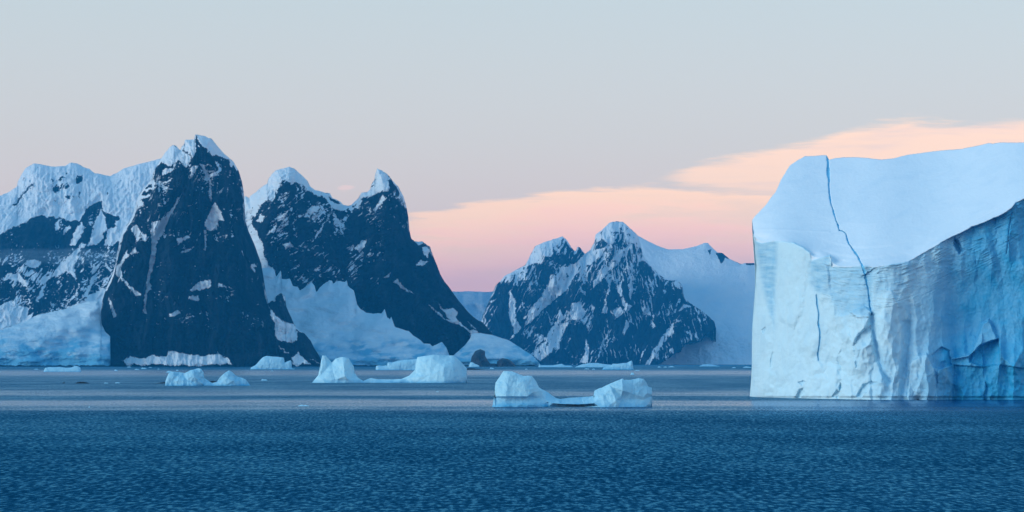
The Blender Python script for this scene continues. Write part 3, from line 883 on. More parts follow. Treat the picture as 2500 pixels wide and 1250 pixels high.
def berg(label, top, yb, ctrl=(), slope=0.35, seed=300, step=0.8, roll=None, rough=1.0, tint=None, parts=None, back=1.6, group=None, name='iceberg', cat='iceberg', mat=None, jag=0.8, facet=1.0):
    """an iceberg from its outline, with facets from control depths; parts = list of (name, x-from, x-to)"""
    Y0 = CAMH * F / (yb - HY); s = Y0 / F
    hmax = (yb - min(p[1] for p in top)) * s
    roll = hmax * 0.35 if roll is None else roll

    def dep(px, py):
        h = (yb - py) * s
        y = Y0 + h * slope
        d = line_d(px, py, top) * s
        y = y + roll * np.exp(-d / (hmax * 0.12)) + roll * 0.5 * np.exp(-d / (hmax * 0.4))
        if len(ctrl):
            y = y + tri_interp(px + 1.5 * fbm(px / 9, py / 9, seed + 3, 3), py + 1.0 * fbm(px / 9, py / 9, seed + 4, 3), ctrl)
        k = hmax
        qx, qy = px * s / k, py * s / k
        f1, f2, _ = worley(qx * 2.6 + 0.25 * fbm(qx * 3, qy * 3, seed, 2), qy * 1.7, seed)
        wq = 0.2 * fbm(qx * 3, qy * 3, seed, 2)
        y = y + facet * 0.30 * k * facets(qx * 2.1 + wq, qy * 1.7 + wq, seed + 40, 1.0, 0.7, 0.5) - facet * 0.10 * k * facets(qx * 6 + wq, qy * 5 - wq, seed + 50, 0.9, 1.0, 0.5)
        y = y - rough * k * 0.02 * fbm(qx * 8, qy * 6, seed + 1, 4, 0.55)
        return y

    def fld(px, py):
        h = (yb - py) * s
        t = 0.20 + 0.34 * sstep(hmax * 0.16, 0.0, h + hmax * 0.06 * fbm(px / 20, py / 20, seed + 6, 2))
        t = t + 0.22 * sstep(0.1, 0.55, fbm(px / 22, py / 12, seed + 7, 4))
        if tint is not None:
            t = t + tint(px, py)
        return {'tint': np.clip(t, 0, 1)}
    co, q, at, PX, PY = relief(top, Y0, dep, step, jag, seed, back, fields=fld, under=1.0)
    loc, co = centre(co)
    mat = mat or M_ice
    if not parts:
        return tag(link(name, mesh_from(name, co, q, at), mat, None, loc), label, cat, group)
    root = tag(empty(name, loc), label, cat, group)
    vn = vert_normals(co, q)
    fx = PX[q].mean(1)
    for pn, a, b_ in parts:
        sub(pn, co, q[(fx >= a) & (fx < b_)], at, vn, mat, root)
    return root


def sub(name, co, q, at, vn, mat, root):
    if not len(q): return None
    used, inv = np.unique(q.ravel(), return_inverse=True)
    me = mesh_from(name, co[used], inv.reshape(-1, 4), {k: v[used] for k, v in at.items()}, vn[used])
    return link(name, me, mat, root)


bz = (1150, 860, 5.0)
def zc_(o, pts): return [(o[0] + x / o[2], o[1] + y / o[2], d) for x, y, d in pts]

berg('nearest blue iceberg, two ice blocks joined by a low undercut ice tongue',
     [(1201, 994.5), (1203, 988), (1206, 972), (1208, 950), (1210, 934), (1221, 918), (1229, 905.5), (1250, 906.5), (1266, 913), (1278, 918), (1290, 917), (1299, 918), (1308, 930), (1316, 946), (1324, 951), (1336, 956), (1346, 964),
      (1358, 972), (1368, 974), (1390, 971), (1420, 969), (1440, 968), (1449, 966), (1451, 954), (1462, 948), (1470, 946), (1490, 936), (1520, 924), (1524, 927), (1540, 927), (1560, 923), (1572, 925), (1578, 934), (1582, 943), (1594, 948),
      (1601, 958), (1603, 972), (1597, 988), (1592, 995)], 993.5,
     zc_(bz, [(275, 500, 1.0), (300, 380, 1.2), (400, 240, 1.0), (480, 235, .6), (600, 280, .7), (740, 300, 1.2), (800, 400, 1.6), (830, 440, 1.9), (300, 538, 0.3), (400, 538, -.5), (690, 538, -.5), (760, 490, .4),
             (300, 552, 1.6), (400, 552, 1.1), (690, 552, 1.3), (400, 600, .9), (400, 660, -.6), (300, 660, 0), (700, 640, -.4), (830, 560, 2.4), (860, 470, 2.2), (900, 560, 2.4), (950, 615, 1.6), (950, 660, 1.8),
             (930, 490, 4), (1040, 560, 3.5), (1000, 620, 1.2), (1100, 580, 4.5), (1100, 632, -.2), (1300, 560, 4.5), (1300, 636, -.3), (1500, 540, 4.0), (1500, 625, -.2), (1100, 648, 3.0), (1300, 652, 3.2), (1500, 645, 3),
             (1300, 680, 3.0), (1500, 655, 0.6), (1560, 660, -.8), (1510, 470, 1.2), (1560, 560, .2), (1700, 400, .6), (1845, 330, .2), (1850, 470, -.9), (1770, 590, -1.2), (1650, 680, -1.6), (1900, 480, .2), (2050, 450, 1.8),
             (2130, 400, 2.2), (1830, 540, .8), (2100, 545, 1.8), (1830, 575, 1.4), (2100, 575, 2.2), (1800, 680, -.6), (2100, 680, 1.0), (2160, 500, 2.2), (2200, 540, 3.6), (2260, 520, 4.4), (2200, 660, 3.2), (2160, 640, 2.0)]),
     0.22, 301, 0.6, 1.0, 0.8, tint=lambda px, py: 0.06 + 0.12 * sstep(1500, 1560, px) + 0.18 * sstep(966, 971, py) * sstep(1340, 1300, px) + 0.15 * sstep(1320, 1340, px) * sstep(1450, 1430, px),  # right block and undercut tinted bluer: their shade painted into the ice
     parts=[('ice_block', 0, 1322), ('ice_tongue', 1322, 1450), ('ice_block', 1450, 9999)], facet=0.35)

pz = (600, 850, 4.31)
berg('large white iceberg with a notched horn, low saddle and flat topped tower',
     [(761, 935), (765, 930), (777, 916), (780, 901), (784, 880), (787, 867), (795, 868), (804, 878), (810, 885), (820, 875), (837, 871), (851, 874), (857, 885), (864, 895), (866, 910), (874, 922), (887, 930), (896, 926), (906, 923), (925, 926),
      (960, 926), (980, 925), (999, 917), (1013, 903), (1016, 885), (1019, 872), (1041, 868), (1059, 866), (1078, 867), (1108, 868), (1117, 875), (1129, 887), (1143, 903), (1149, 917), (1149, 930), (1140, 935)], 934.5,
     zc_(pz, [(710, 345, 3), (770, 300, 2), (800, 200, 2), (815, 100, 3), (850, 220, 3.4), (880, 150, 4), (900, 240, 1), (900, 340, -1), (820, 330, 0), (960, 180, 2), (1020, 110, 2), (1035, 200, -.5), (1040, 300, -1.6), (1060, 120, 2.5),
             (1100, 160, 4), (1140, 250, 5), (1200, 340, 3), (1100, 340, 0), (1320, 330, 5), (1550, 340, 5), (1550, 365, 1), (1700, 320, 4), (1790, 260, 4), (1800, 120, 4), (1850, 300, 0), (1950, 300, -2), (1950, 100, 1), (2080, 200, -2),
             (2100, 340, -3), (2180, 190, 0), (2190, 330, 0), (2200, 100, 3), (2260, 200, 6), (2330, 260, 9), (2280, 340, 6), (2350, 340, 10)]),
     0.30, 311, 0.8, 2.0, 0.7, tint=lambda px, py: -0.05 + 0.20 * sstep(1095, 1125, px) + 0.16 * sstep(928, 933, py) * sstep(890, 960, px),
     parts=[('ice_horn', 0, 884), ('ice_saddle', 884, 990), ('ice_tower', 990, 9999)], facet=0.30)

berg('blue iceberg with two rounded humps, floating left of the tall white iceberg',
     [(403, 941), (404, 930), (407, 922), (412, 911), (423, 907), (437, 908), (451, 911), (465, 904), (484, 899), (491, 900), (498, 911), (499, 922), (509, 930), (518, 935), (530, 932), (536, 922), (549, 910), (559, 904), (567, 908),
      (577, 918), (590, 922), (600, 926), (609, 938), (611, 942)], 941.5,
     [(410, 935, .6), (415, 915, .6), (437, 925, .2), (447, 915, 1.6), (458, 930, .2), (470, 915, -.6), (484, 905, .8), (482, 930, -.8), (492, 930, 1.6), (500, 938, 1.4), (520, 938, 3), (540, 935, .5), (552, 920, 0), (560, 908, .8), (566, 930, -.6), (572, 922, 1.6), (590, 932, 2.2), (600, 938, 2.5)],
     0.30, 321, 0.6, 1.1, 0.9, tint=lambda px, py: 0.20 + 0.12 * sstep(568, 580, px), parts=[('ice_hump', 0, 514), ('ice_hump', 514, 9999)], facet=0.6)

berg('small blocky white iceberg with a low step, in front of the dark tower',
     [(611, 901), (613, 897), (623, 892), (629, 886), (634, 880), (642, 872), (651, 869), (664, 870), (677, 871), (693, 873), (695, 885), (702, 882), (709, 879), (711.5, 882), (713, 899), (719, 900.5)], 901.5, (), 0.25, 331, 0.6, 4, 0.9, tint=lambda px, py: 0.12 + 0 * px, facet=0.4)
berg('flat pale iceberg with a broken ledge, half hidden behind the flat topped iceberg',
     [(917, 903), (918, 893), (924, 892), (932, 893), (945, 892), (947, 884), (957, 885), (971, 881), (994, 878), (1018, 876), (1034, 880), (1040, 903)], 903.5, (), 0.3, 341, 0.7, 4, 0.7, tint=lambda px, py: 0.15 + 0 * px, facet=0.4)
berg('small wedge shaped iceberg with a raised right corner, below the distant pyramid',
     [(1470, 902.5), (1474, 897), (1482, 895), (1490, 893), (1496, 888), (1506, 888), (1516, 887), (1530, 886), (1536, 883), (1542, 880), (1544, 884), (1545.5, 897), (1547, 902)], 902.5, (), 0.4, 351, 0.5, 3, 0.9, tint=lambda px, py: 0.12 + 0.2 * sstep(893, 899, py), facet=0.5)
berg('long low iceberg with a bump at its right end, below the wide left glacier',
     [(106, 907.5), (110, 898), (122, 896), (147, 896), (163, 898), (175, 897), (182, 893.5), (189, 893.5), (196, 897), (198, 906)], 907.5, (), 0.6, 361, 0.6, 2, 0.7, tint=lambda px, py: 0.18 + 0 * px, facet=0.3)
berg('low shelf of drift ice on the far shore at the tip of the snow ramp', [(1314, 897), (1316, 889), (1322, 892), (1350, 892), (1372, 888), (1378, 892), (1395, 893), (1400, 897)], 896.5, (), 0.6, 371, 0.7, 4, 0.8, tint=lambda px, py: 0.2 + 0 * px, facet=0.4)
berg('low shelf of drift ice on the far shore behind the wedge shaped iceberg', [(1402, 897), (1420, 890), (1440, 886), (1460, 886), (1475, 889), (1490, 890), (1500, 896.5)], 896.8, (), 0.6, 373, 0.7, 4, 0.8, tint=lambda px, py: 0.15 + 0 * px, facet=0.4)
berg('tiny triangular iceberg in front of the dark shore rock', [(1144, 895.5), (1148, 885), (1153, 884), (1160, 888), (1169, 892), (1171, 895.5)], 895.5, (), 0.5, 375, 0.5, 3, 0.8, facet=0.4)
berg('low ice hummock on the far shore left of the big iceberg', [(1706, 894.5), (1716, 890), (1730, 889), (1745, 891), (1758, 894.5)], 894.5, (), 0.6, 377, 0.7, 3, 0.8, tint=lambda px, py: 0.25 + 0 * px, facet=0.4)

# dark shore rocks and low dark humps on the water
berg('tall dark rock standing in the snow ramp by the shore', [(1140, 895), (1149, 886), (1151, 872), (1160, 857), (1172, 852), (1184, 857), (1183, 866), (1191, 880), (1197, 888), (1206, 887), (1214, 889), (1216, 896)], 895.2, (), 0.4, 401, 0.6, 20, 1.4, name='rock', cat='rock', mat=M_rock, group='dark rocks on the shore')
berg('rounded dark rock on the shore, right of the tall one', [(1211, 896), (1214, 882), (1225, 874), (1238, 876), (1247, 880), (1256, 889), (1262, 896)], 895.2, (), 0.4, 403, 0.6, 20, 1.4, name='rock', cat='rock', mat=M_rock, group='dark rocks on the shore')
for lab, tp, yb in [
    ('tiny black hump awash, leftmost of the dark humps on the water', [(151, 936), (154, 934), (157, 933.4), (160, 936)], 935.8),
    ('long black hump awash, right beside the tiny one', [(181, 936.6), (188, 933.6), (194, 932.4), (203, 931.8), (212, 933.8), (221, 936.6)], 936.2),
    ('flat dark hump showing at the left edge of the two humped iceberg', [(376, 936.5), (388, 934.4), (398, 933.4), (410, 932), (418, 936.5)], 936.2),
    ('dark hump seen in the dip between the two ice humps', [(506, 934.5), (512, 931), (518, 929.4), (526, 930.5), (534, 934.5)], 934.2),
    ('flat dark hump at the right foot of the flat topped tower iceberg', [(1136, 903), (1143, 898.6), (1156, 899.2), (1170, 901), (1184, 903)], 902.8)]:
    berg(lab, tp, yb, (), 0.8, 411, 0.5, 0.3, 0.6, name='rock', cat='rock', mat=M_rock, jag=0.2, group='dark humps awash')

# small floes: (label, x, waterline y, width, height)
floes = [('thin ice floe at the foot of the wide left glacier', 88, 902, 12, 2.0), ('small peaked ice floe in front of the glacier end', 283, 905.5, 9, 4.0),
         ('narrow ice floe tight against the tower shore, leftmost there', 315, 896.8, 11, 2.0), ('flat ice floe in front of the tower base, nearest of that cluster', 334, 902.8, 13, 2.5),
         ('chunky ice floe below the snow strip of the tower', 351, 900.5, 14, 4.0), ('sliver of ice floe right of the chunky one', 367, 897.5, 9, 1.6), ('speck of ice floe between the tower and the two humped iceberg', 387, 901.6, 5, 2.0),
         ('jagged ice floe just behind the left hump of the two humped iceberg', 415, 909.5, 19, 5.0), ('tiny ice floe above the dip of the two humped iceberg', 433, 905, 7, 2.4),
         ('flat wet ice floe right of the long black hump', 259, 936, 12, 2.4), ('flat wet ice floe, the one nearest the left ice hump', 287, 935.5, 14, 3.0),
         ('bright oval ice floe between the two humped and the white horned iceberg', 645, 929, 17, 4.2), ('speck of ice floe under the blocky white iceberg', 664, 906, 6, 2.0),
         ('pale flat ice floe alone in the calm water in front', 741, 991.5, 30, 3.4), ('speck of ice floe in front of the flat topped tower iceberg', 1068, 957, 7, 2.2),
         ('tiny speck of ice floe far left in the calm band', 218, 994.5, 5, 2.2), ('small ice floe near the rounded shore rock', 1201, 900.6, 11, 4.0), ('dot of ice floe below the end of the snow ramp', 1285, 902, 7, 2.4),
         ('thin ice floe left of the wedge shaped iceberg', 1433, 901.5, 13, 2.4), ('tiny ice floe touching the left of the wedge shaped iceberg', 1449, 902.2, 8, 2.2), ('flat ice floe right of the wedge shaped iceberg', 1556, 905, 13, 2.4),
         ('little upright growler floating above the right block of the nearest iceberg', 1544, 915, 10, 6.0), ('ice floe on the far shore line, first right of the pyramid', 1610, 897, 10, 2.6), ('ice floe on the far shore line, second right of the pyramid', 1624, 897, 9, 2.6),
         ('longer ice floe on the far shore line under the snow ridge', 1639, 896.5, 16, 3.4), ('tiny ice floe on the far shore in the middle of the snow ridge', 1792, 898.4, 10, 2.2), ('ice floe nearly touching the big iceberg on the far shore', 1825, 897.8, 24, 3.0)]
for k, (lab, x, yb, wd, hh) in enumerate(floes):
    hw = wd / 2
    rs = np.random.RandomState(k + 5)
    a, b_ = rs.uniform(-0.5, -0.1), rs.uniform(0.1, 0.55)
    tp = [(x - hw, yb + 0.4), (x - hw * 0.85, yb - hh * 0.35), (x + hw * a, yb - hh * rs.uniform(0.7, 1.1)), (x + hw * (a + b_) / 2, yb - hh * rs.uniform(0.5, 0.9)), (x + hw * b_, yb - hh * rs.uniform(0.6, 1.0)), (x + hw * 0.9, yb - hh * 0.3), (x + hw, yb + 0.4)]
    berg(lab, tp, yb, (), 1.0, 500 + k, 0.7, 0.3, 0.8, name='ice_floe', cat='ice floe', jag=0.3, tint=lambda px, py: 0.12 + 0 * px, group='small ice floes on the water', facet=0.4)

# ------------------------------------------------------------------ the big tabular iceberg on the right
big_top = [(1828, 974), (1829.5, 960), (1832, 900), (1834, 700), (1835.5, 545), (1836, 538), (1843, 528), (1856, 515), (1870, 500), (1884, 480),
           (1893, 470), (1900, 455), (1906, 440), (1916, 424), (1928, 404), (1946, 392), (1965, 381.5), (1985, 381), (2005, 379), (2018, 379), (2021, 384), (2024, 390), (2040, 386), (2062, 384), (2095, 384), (2130, 387), (2150, 390), (2180, 387), (2215, 378),
           (2260, 372), (2300, 367), (2345, 364), (2390, 355), (2415, 349), (2424, 351), (2440, 348), (2500, 348), (2570, 350), (2640, 360), (2690, 420), (2700, 700), (2704, 975)]
cliff_edge = np.array([(1820, 560), (1836, 562), (1846, 588), (1862, 594), (1890, 588), (1905, 588), (1940, 592), (1962, 603), (1978, 616), (1981, 636), (1998, 630), (2026, 622), (2030, 628), (2022, 650), (2070, 652), (2110, 648), (2128, 652), (2150, 650), (2175, 645),
                       (2200, 641), (2225, 635), (2250, 620), (2280, 603), (2300, 590), (2325, 578), (2350, 567), (2375, 552), (2400, 545), (2425, 533), (2450, 522), (2470, 508), (2480, 494), (2500, 486), (2560, 450), (2640, 420), (2710, 410)], float)
bx_, by_ = [1829, 1850, 1900, 2000, 2080, 2140, 2200, 2300, 2400, 2500, 2710], [812, 797, 782, 766, 753, 742, 742, 745, 741, 737, 760]
crack_a = [(2020, 376), (2022, 400), (2021, 416), (2024, 440), (2024, 462), (2028, 494), (2033, 510), (2040, 535), (2046, 550), (2049, 563)]
crack_b = [(2049, 562), (2058, 564), (2065, 570), (2067, 578), (2073, 596), (2092, 622), (2103, 643), (2110, 660), (2115, 685), (2120, 710), (2124, 748), (2128, 768)]
crack_c = [(2128, 772), (2131, 790), (2133, 815), (2140, 848), (2146, 880), (2156, 905), (2172, 930)]
crack_d = [(1993, 720), (1995, 742), (1999, 766), (1998, 788), (2002, 812), (2001, 838), (1997, 862), (1998, 880)]
crack_e = [(2470, 520), (2464, 555), (2461, 590), (2457, 620)]
crack_f = [(2331, 580), (2337, 600), (2343, 612)]
cracks = [(crack_a, 2.2), (crack_b, 2.3), (crack_d, 1.4), (crack_e, 1.2), (crack_f, 2.2)]
base_x = sorted([(1829, 972)])


def big_crack(px, py):
    """0..1 depth of the fissures"""
    g = np.zeros(px.shape); wv = 1.6 * fbm(px / 16, py / 13, 611, 4, 0.6); wv2 = 1.4 * fbm(px / 12, py / 12, 612, 3)
    for k, (pts, wd) in enumerate(cracks):
        d = line_d(px + wv, py + wv2, pts)
        wd = wd * np.interp(py, [380, 420, 500, 570, 610, 665, 700, 770], [1.7, 1.4, 0.8, 0.6, 0.8, 1.5, 1.0, 0.7]) if k < 2 else wd * np.interp(py, [715, 790, 850, 885], [0.6, 1.2, 0.9, 0.5]) if k == 2 else wd
        ww = wd * np.clip(0.65 + 1.9 * fbm(px / 30, py / 17, 613 + k, 4, 0.6), 0.62, 1.7)
        g = np.maximum(g, sstep(ww + 0.9, ww - 0.9, d))
    return g


_ex = np.arange(1700, 2900, 1.0)
_ey = np.interp(_ex, cliff_edge[:, 0], cliff_edge[:, 1])


def _blur(v, g):
    ker = np.exp(-0.5 * (np.arange(-390, 391) / g) ** 2)
    return np.convolve(np.pad(v, 400, mode='edge'), ker / ker.sum(), 'same')[400:-400]


_es = [_blur(_ey, g) for g in (7, 15, 30, 60, 110)]


def smooth_rise(px, py, e):
    """rise of the snow above the cliff edge; the edge's crooks fade out with distance from it"""
    h = np.maximum(np.interp(px, _ex, _es[3]) - py, 0)
    k = np.interp(h, (0, 8, 20, 45, 100), (0.6, 1.6, 2.4, 3.2, 4))
    out = np.zeros(px.shape)
    for i in range(5):
        wgt = np.clip(1 - np.abs(k - i), 0, 1)
        out = out + wgt * (np.interp(px, _ex, _es[i]) - py)
    return np.maximum(out, 0)


def left_warp(px, py):
    pr = np.interp(py, [340, 540, 560, 575, 600, 650, 700, 740, 800, 860, 900, 960, 980], [0, 0, 1, 4, 9, 16, 13, 11, 4, 4, 5, 2, 1])
    pr = pr + 1.6 * fbm(py / 14, py * 0 + 2.2, 699, 4, 0.6)
    return pr * np.exp(-np.maximum(px - 1828, 0) / 22)


def edge_y(px):
    return np.interp(px, cliff_edge[:, 0], cliff_edge[:, 1]) + 2.2 * fbm(px / 11, px * 0 + 1.7, 621, 5, 0.6)


# (outline, how far it stands proud of the wall in metres, softness)
panels = [([(1895, 590), (1905, 588), (1940, 592), (1962, 603), (1977, 618), (1974, 650), (1966, 700), (1958, 760), (1938, 800), (1905, 780), (1896, 740), (1897, 680)], 0.6, 12),
          ([(2020, 650), (2130, 650), (2128, 770), (2090, 765), (2040, 770), (2030, 720)], -0.8, 10),
          ([(2076, 762), (2110, 748), (2128, 760), (2122, 776), (2088, 774)], 1.3, 4),
          ([(2076, 770), (2088, 772), (2092, 800), (2082, 835), (2074, 815)], -0.6, 6),
          ([(2090, 772), (2122, 778), (2112, 800), (2092, 822), (2082, 842)], 1.2, 4),
          ([(2083, 845), (2095, 815), (2125, 795), (2126, 830), (2105, 850), (2090, 900)], -1.0, 5),
          ([(2203, 785), (2226, 782), (2230, 860), (2215, 900), (2206, 980), (2196, 980), (2204, 860)], -0.9, 9),
          ([(2226, 880), (2262, 862), (2282, 900), (2290, 985), (2215, 985), (2222, 900)], 1.6, 4),
          ([(2275, 866), (2300, 846), (2318, 856), (2322, 890), (2300, 900), (2284, 898)], -1.5, 4),
          ([(2290, 905), (2320, 890), (2328, 930), (2315, 985), (2285, 985)], 1.2, 4),
          ([(2366, 870), (2390, 846), (2420, 832), (2436, 828), (2442, 860), (2440, 890), (2402, 894), (2366, 885)], -2.4, 3),
          ([(2326, 876), (2366, 872), (2374, 858), (2400, 790), (2414, 780), (2430, 815), (2434, 828), (2395, 842), (2372, 864)], 2.2, 5),
          ([(2330, 892), (2400, 896), (2436, 890), (2500, 900), (2560, 900), (2560, 985), (2325, 985)], -1.2, 4),
          # undercut caves and chips at the waterline
          ([(1943, 972), (1951, 952), (1960, 948), (1962, 956), (1954, 972)], -1.3, 4), ([(1948, 934), (1960, 929), (1966, 933), (1958, 940)], -0.8, 3),
          ([(2032, 968), (2044, 952), (2050, 955), (2046, 972)], -1.2, 4), ([(2092, 968), (2106, 940), (2128, 931), (2140, 934), (2118, 942), (2104, 968)], -1.3, 5),
          ([(1881, 880), (1886, 858), (1890, 862), (1886, 896), (1880, 898)], -0.6, 3), ([(1861, 805), (1868, 798), (1870, 806), (1862, 814)], -0.9, 2.5),
          ([(2048, 945), (2053, 934), (2054, 948), (2050, 954)], -1.3, 2.5),
          ([(2328, 582), (2340, 588), (2352, 612), (2342, 620), (2330, 600)], -2.2, 4)]


_yb = np.interp(_ex, bx_, by_)
_g = np.exp(-0.5 * (np.arange(-200, 201) / 38.0) ** 2)
_yb = np.convolve(np.pad(_yb, 210, mode='edge'), _g / _g.sum(), 'same')[210:-210]


def big_depth(px, py):
    e = edge_y(px)
    yb = np.interp(px, _ex, _yb)
    hp = smooth_rise(px, py, e)
    cl = py - e                                   # rows below the cliff edge
    wall = sstep(-1.5, 2.5, cl)
    hw = hp * 0.135
    # cliff, leaning back a little with fluting, layering and conchoidal breaks
    hc = (975 - np.maximum(py, e)) * 0.135
    y = yb + hc * 0.10
    w1_, w2_ = 0.30 * fbm(px / 45, py / 45, 634, 3), 0.30 * fbm(px / 45, py / 45, 635, 3)
    big_f = facets(px / 50 + w1_, py / 165 + w2_, 636, 1.0, 0.8, 0.6)
    mid_f = facets(px / 22 + w1_, py / 64 + w2_, 637, 1.0, 0.9, 0.6)
    sml_f = facets(px / 11 + w2_, py / 17 + w1_, 638, 0.9, 1.0, 0.5)
    flute = -1.6 * fbm(px / 48 + 0.5 * fbm(px / 60, py / 90, 631, 2), py / 210, 632, 3, 0.45)
    low = sstep(640, 850, py)
    right = sstep(2190, 2290, px)
    smoothz = right * sstep(660, 700, py) * sstep(880, 820, py)
    bright = sstep(2060, 2000, px)
    brk = 4.2 * (big_f - 0.35) * (0.35 + 0.65 * low * (1 - 0.6 * bright) + 0.3 * right) - 1.9 * (mid_f - 0.3) * (0.10 + 0.80 * low * (1 - 0.8 * bright) + 0.35 * right)
    brk = brk - 0.55 * (sml_f - 0.3) * (0.10 + 0.8 * low * (1 - 0.8 * bright))
    cs = py - np.interp(px, _ex, _es[2]); lay = 1.7 * ridged(px / 120, cs / 6.0 + 0.4 * fbm(px / 50, py / 25, 641, 3), 640, 3, 0.65) * np.clip(0.45 + 1.5 * fbm(px / 40, py / 16, 642, 3), 0, 1.3)
    layer = -0.34 * lay * sstep(150, 60, cl + 60 * fbm(px / 70, py / 70, 643, 2)) * np.maximum(sstep(1980, 2030, px), 0.7 * sstep(1900, 1885, px) * sstep(760, 680, py)) - 0.05 * lay * sstep(60, 10, cl)
    y = y + (flute * (1 - 0.6 * right) + brk) * (1 - 0.6 * smoothz) + layer - 0.12 * fbm(px / 6, py / 7, 644, 4) * (0.4 + right)
    y = y + 4.5 * np.exp(-((px - 2400) / 110) ** 2) * sstep(600, 720, py) * sstep(900, 800, py)
    y = y + 3.0 * sstep(2275, 2330, px)
    wx_ = px + 2.5 * fbm(px / 10, py / 10, 645, 3); wy_ = py + 2.5 * fbm(px / 10, py / 10, 646, 3)
    for p, d, so in panels:
        y = y - d * sstep(-so * 0.5, so * 0.5, poly_sd(wx_, wy_, p))
    y = y + 0.8 * sstep(966, 972, py)             # wave cut notch
    # left end turns away
    dd = np.maximum(px - 1829 - left_warp(px * 0 + 1828, py), 0)
    y = y + 7 * np.exp(-dd / 5) + 7 * np.exp(-dd / 18)
    # plateau sloping up and away behind the edge
    pl = yb + (975 - np.interp(px, _ex, _es[4])) * 0.0135 + hw * 2.7 + 0.5 * fbm(px / 90, py / 60, 647, 3) - 0.10 * fbm(px / 9, py / 7, 648, 4) + 7 * np.exp(-dd / 5) + 7 * np.exp(-dd / 18)
    pl = pl - 0.5 * np.exp(-np.abs(line_d(px, py, [(1836, 560), (1900, 560), (1960, 563), (2025, 566)])) / 1.6)
    pl = pl + 0.35 * np.exp(-(line_d(px, py + fbm(px / 8, py, 649, 2), [(2310, 576), (2350, 553), (2400, 528), (2450, 503), (2490, 484)]) / 1.5) ** 2)
    y = pl * (1 - wall) + y * wall
    y = y + 1.1 * big_crack(px, py) * np.where(cl < 0, 1.7, 0.7)
    y = y + 2.2 * np.exp(-(line_d(px + 3 * fbm(px / 20, py / 20, 655, 3), py, crack_c) / 7) ** 2)
    return y


def big_fields(px, py):
    e = edge_y(px); cl = py - e
    wall = sstep(-1.5, 2.5, cl)
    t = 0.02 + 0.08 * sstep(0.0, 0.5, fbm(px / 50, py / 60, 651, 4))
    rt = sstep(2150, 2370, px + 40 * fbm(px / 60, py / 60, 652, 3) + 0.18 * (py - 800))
    t = t + 0.80 * rt + 0.10 * sstep(2000, 2140, px)  # right face: blue ice, with its shade also put into the tint
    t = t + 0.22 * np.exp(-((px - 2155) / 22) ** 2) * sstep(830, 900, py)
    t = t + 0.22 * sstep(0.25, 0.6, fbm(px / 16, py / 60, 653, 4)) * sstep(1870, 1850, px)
    wx_ = px + 2.5 * fbm(px / 10, py / 10, 645, 3); wy_ = py + 2.5 * fbm(px / 10, py / 10, 646, 3)
    for p, d, so in panels:  # hollow panels bluer, proud ones paler: relief shading put into the colour
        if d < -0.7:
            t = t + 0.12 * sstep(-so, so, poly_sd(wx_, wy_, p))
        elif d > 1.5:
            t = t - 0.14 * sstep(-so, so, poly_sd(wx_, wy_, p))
    # greyer layered firn left and right of the clean white break
    for p, v_ in (([(1845, 590), (1896, 588), (1893, 700), (1888, 790), (1872, 740), (1858, 680)], .50), ([(1978, 640), (2026, 622), (2022, 680), (2030, 720), (1990, 712), (1976, 690)], .42),
                  ([(2022, 652), (2130, 650), (2128, 770), (2090, 765), (2045, 775), (2030, 720)], .24), ([(2132, 650), (2225, 636), (2215, 700), (2140, 720)], .26)):
        t = t + v_ * sstep(-8, 8, poly_sd(wx_, wy_, p)) * (0.8 + 0.8 * fbm(px / 30, py / 7, 657, 3))
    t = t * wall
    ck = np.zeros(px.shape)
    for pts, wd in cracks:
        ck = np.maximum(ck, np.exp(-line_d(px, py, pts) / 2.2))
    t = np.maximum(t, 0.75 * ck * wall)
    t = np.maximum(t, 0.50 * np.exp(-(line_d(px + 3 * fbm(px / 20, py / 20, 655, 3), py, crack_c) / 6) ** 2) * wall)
    return {'tint': np.clip(t, 0, 1), 'wall': wall, 'crack': big_crack(px, py)}


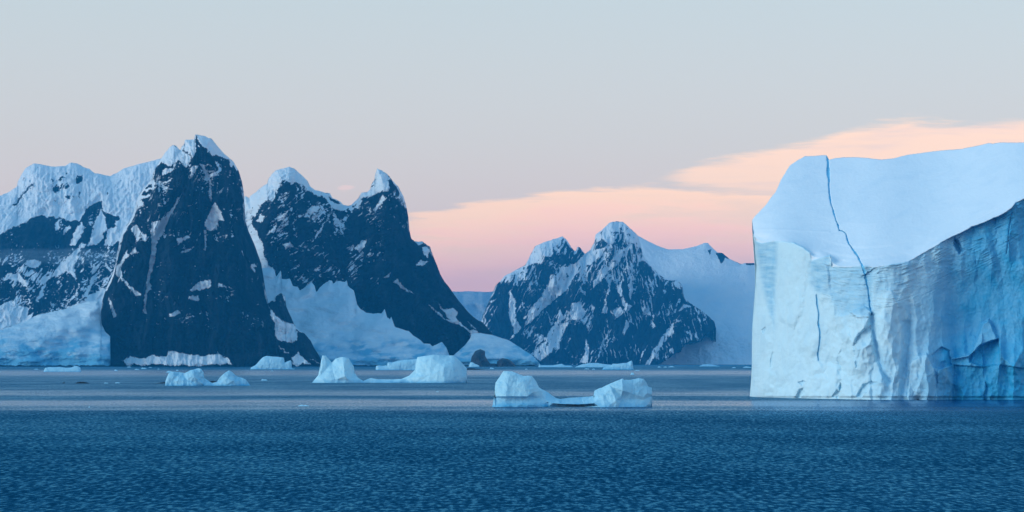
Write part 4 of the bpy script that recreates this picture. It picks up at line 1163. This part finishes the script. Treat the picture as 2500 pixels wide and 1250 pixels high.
co, q, at, PX, PY = relief(big_top, 700.0, big_depth, 1.05, 0.7, 661, 1.2, fields=big_fields, under=1.5, warp=left_warp)
loc, co = centre(co)
root = tag(empty('iceberg', loc), 'huge iceberg with a cracked sloping snow top and sheer ice cliff', 'iceberg')
vn = vert_normals(co, q)
fw, fc = at['wall'][q].mean(1), at['crack'][q].mean(1)
fpx = PX[q].mean(1); fpy = PY[q].mean(1)
is_c = fc > 0.4
sub('snow_plateau', co, q[(~is_c) & (fw < 0.5)], at, vn, M_plateau, root)
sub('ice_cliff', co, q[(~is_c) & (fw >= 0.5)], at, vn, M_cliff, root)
best = np.zeros(len(q), int); bd = np.full(len(q), 1e9)
for k, (pts, wd) in enumerate(cracks):
    d = line_d(fpx, fpy, pts); best = np.where(d < bd, k, best); bd = np.minimum(bd, d)
for k in range(len(cracks)):
    sub('fissure', co, q[is_c & (best == k)], at, vn, M_fissure, root)

# ------------------------------------------------------------------ air
m, nt = mat_new('pale_blue_air')
v = nt.new('ShaderNodeVolumePrincipled')
v.inputs['Color'].default_value = (0.035, 0.45, 0.90, 1)
v.inputs['Density'].default_value = 3.8e-5
v.inputs['Anisotropy'].default_value = 0.0
o_ = nt.new('ShaderNodeOutputMaterial'); nt.l.new(v.outputs[0], o_.inputs['Volume'])
me = bpy.data.meshes.new('haze')
a, b_, c_, d_, e_, f_ = -15200, 15200, -2700, 26200, -4.0, 930.0
me.from_pydata([(a, c_, e_), (b_, c_, e_), (b_, d_, e_), (a, d_, e_), (a, c_, f_), (b_, c_, f_), (b_, d_, f_), (a, d_, f_)], [],
               [(3, 2, 1, 0), (4, 5, 6, 7), (0, 1, 5, 4), (1, 2, 6, 5), (2, 3, 7, 6), (3, 0, 4, 7)])
tag(link('haze', me, m), 'pale blue evening haze over the strait', None, None, 'stuff')

# thin bank of mist lying across the left massif
m, nt = mat_new('thin_mist')
v = nt.new('ShaderNodeVolumePrincipled')
v.inputs['Color'].default_value = (0.55, 0.80, 0.95, 1)
v.inputs['Density'].default_value = 0.0009
o_ = nt.new('ShaderNodeOutputMaterial'); nt.l.new(v.outputs[0], o_.inputs['Volume'])
nu, nv_ = 48, 20
th = np.linspace(0, 2 * np.pi, nu)[None]; ph = np.linspace(0.02, np.pi - 0.02, nv_)[:, None]
rr = 1 + 0.7 * fbm(3 * np.cos(th) * np.sin(ph) + 5, 3 * np.cos(ph) + 2 * np.sin(th), 801, 3)
co = np.stack([360 * rr * np.sin(ph) * np.cos(th), 110 * rr * np.sin(ph) * np.sin(th), 30 * rr * np.cos(ph) + 0 * th], -1).reshape(-1, 3)
tag(link('mist', mesh_from('mist', co, grid_quads(nv_, nu)), m, None, (-1640, 8330, 395)), 'thin strip of mist across the rock band of the left mountain', None, None, 'stuff')
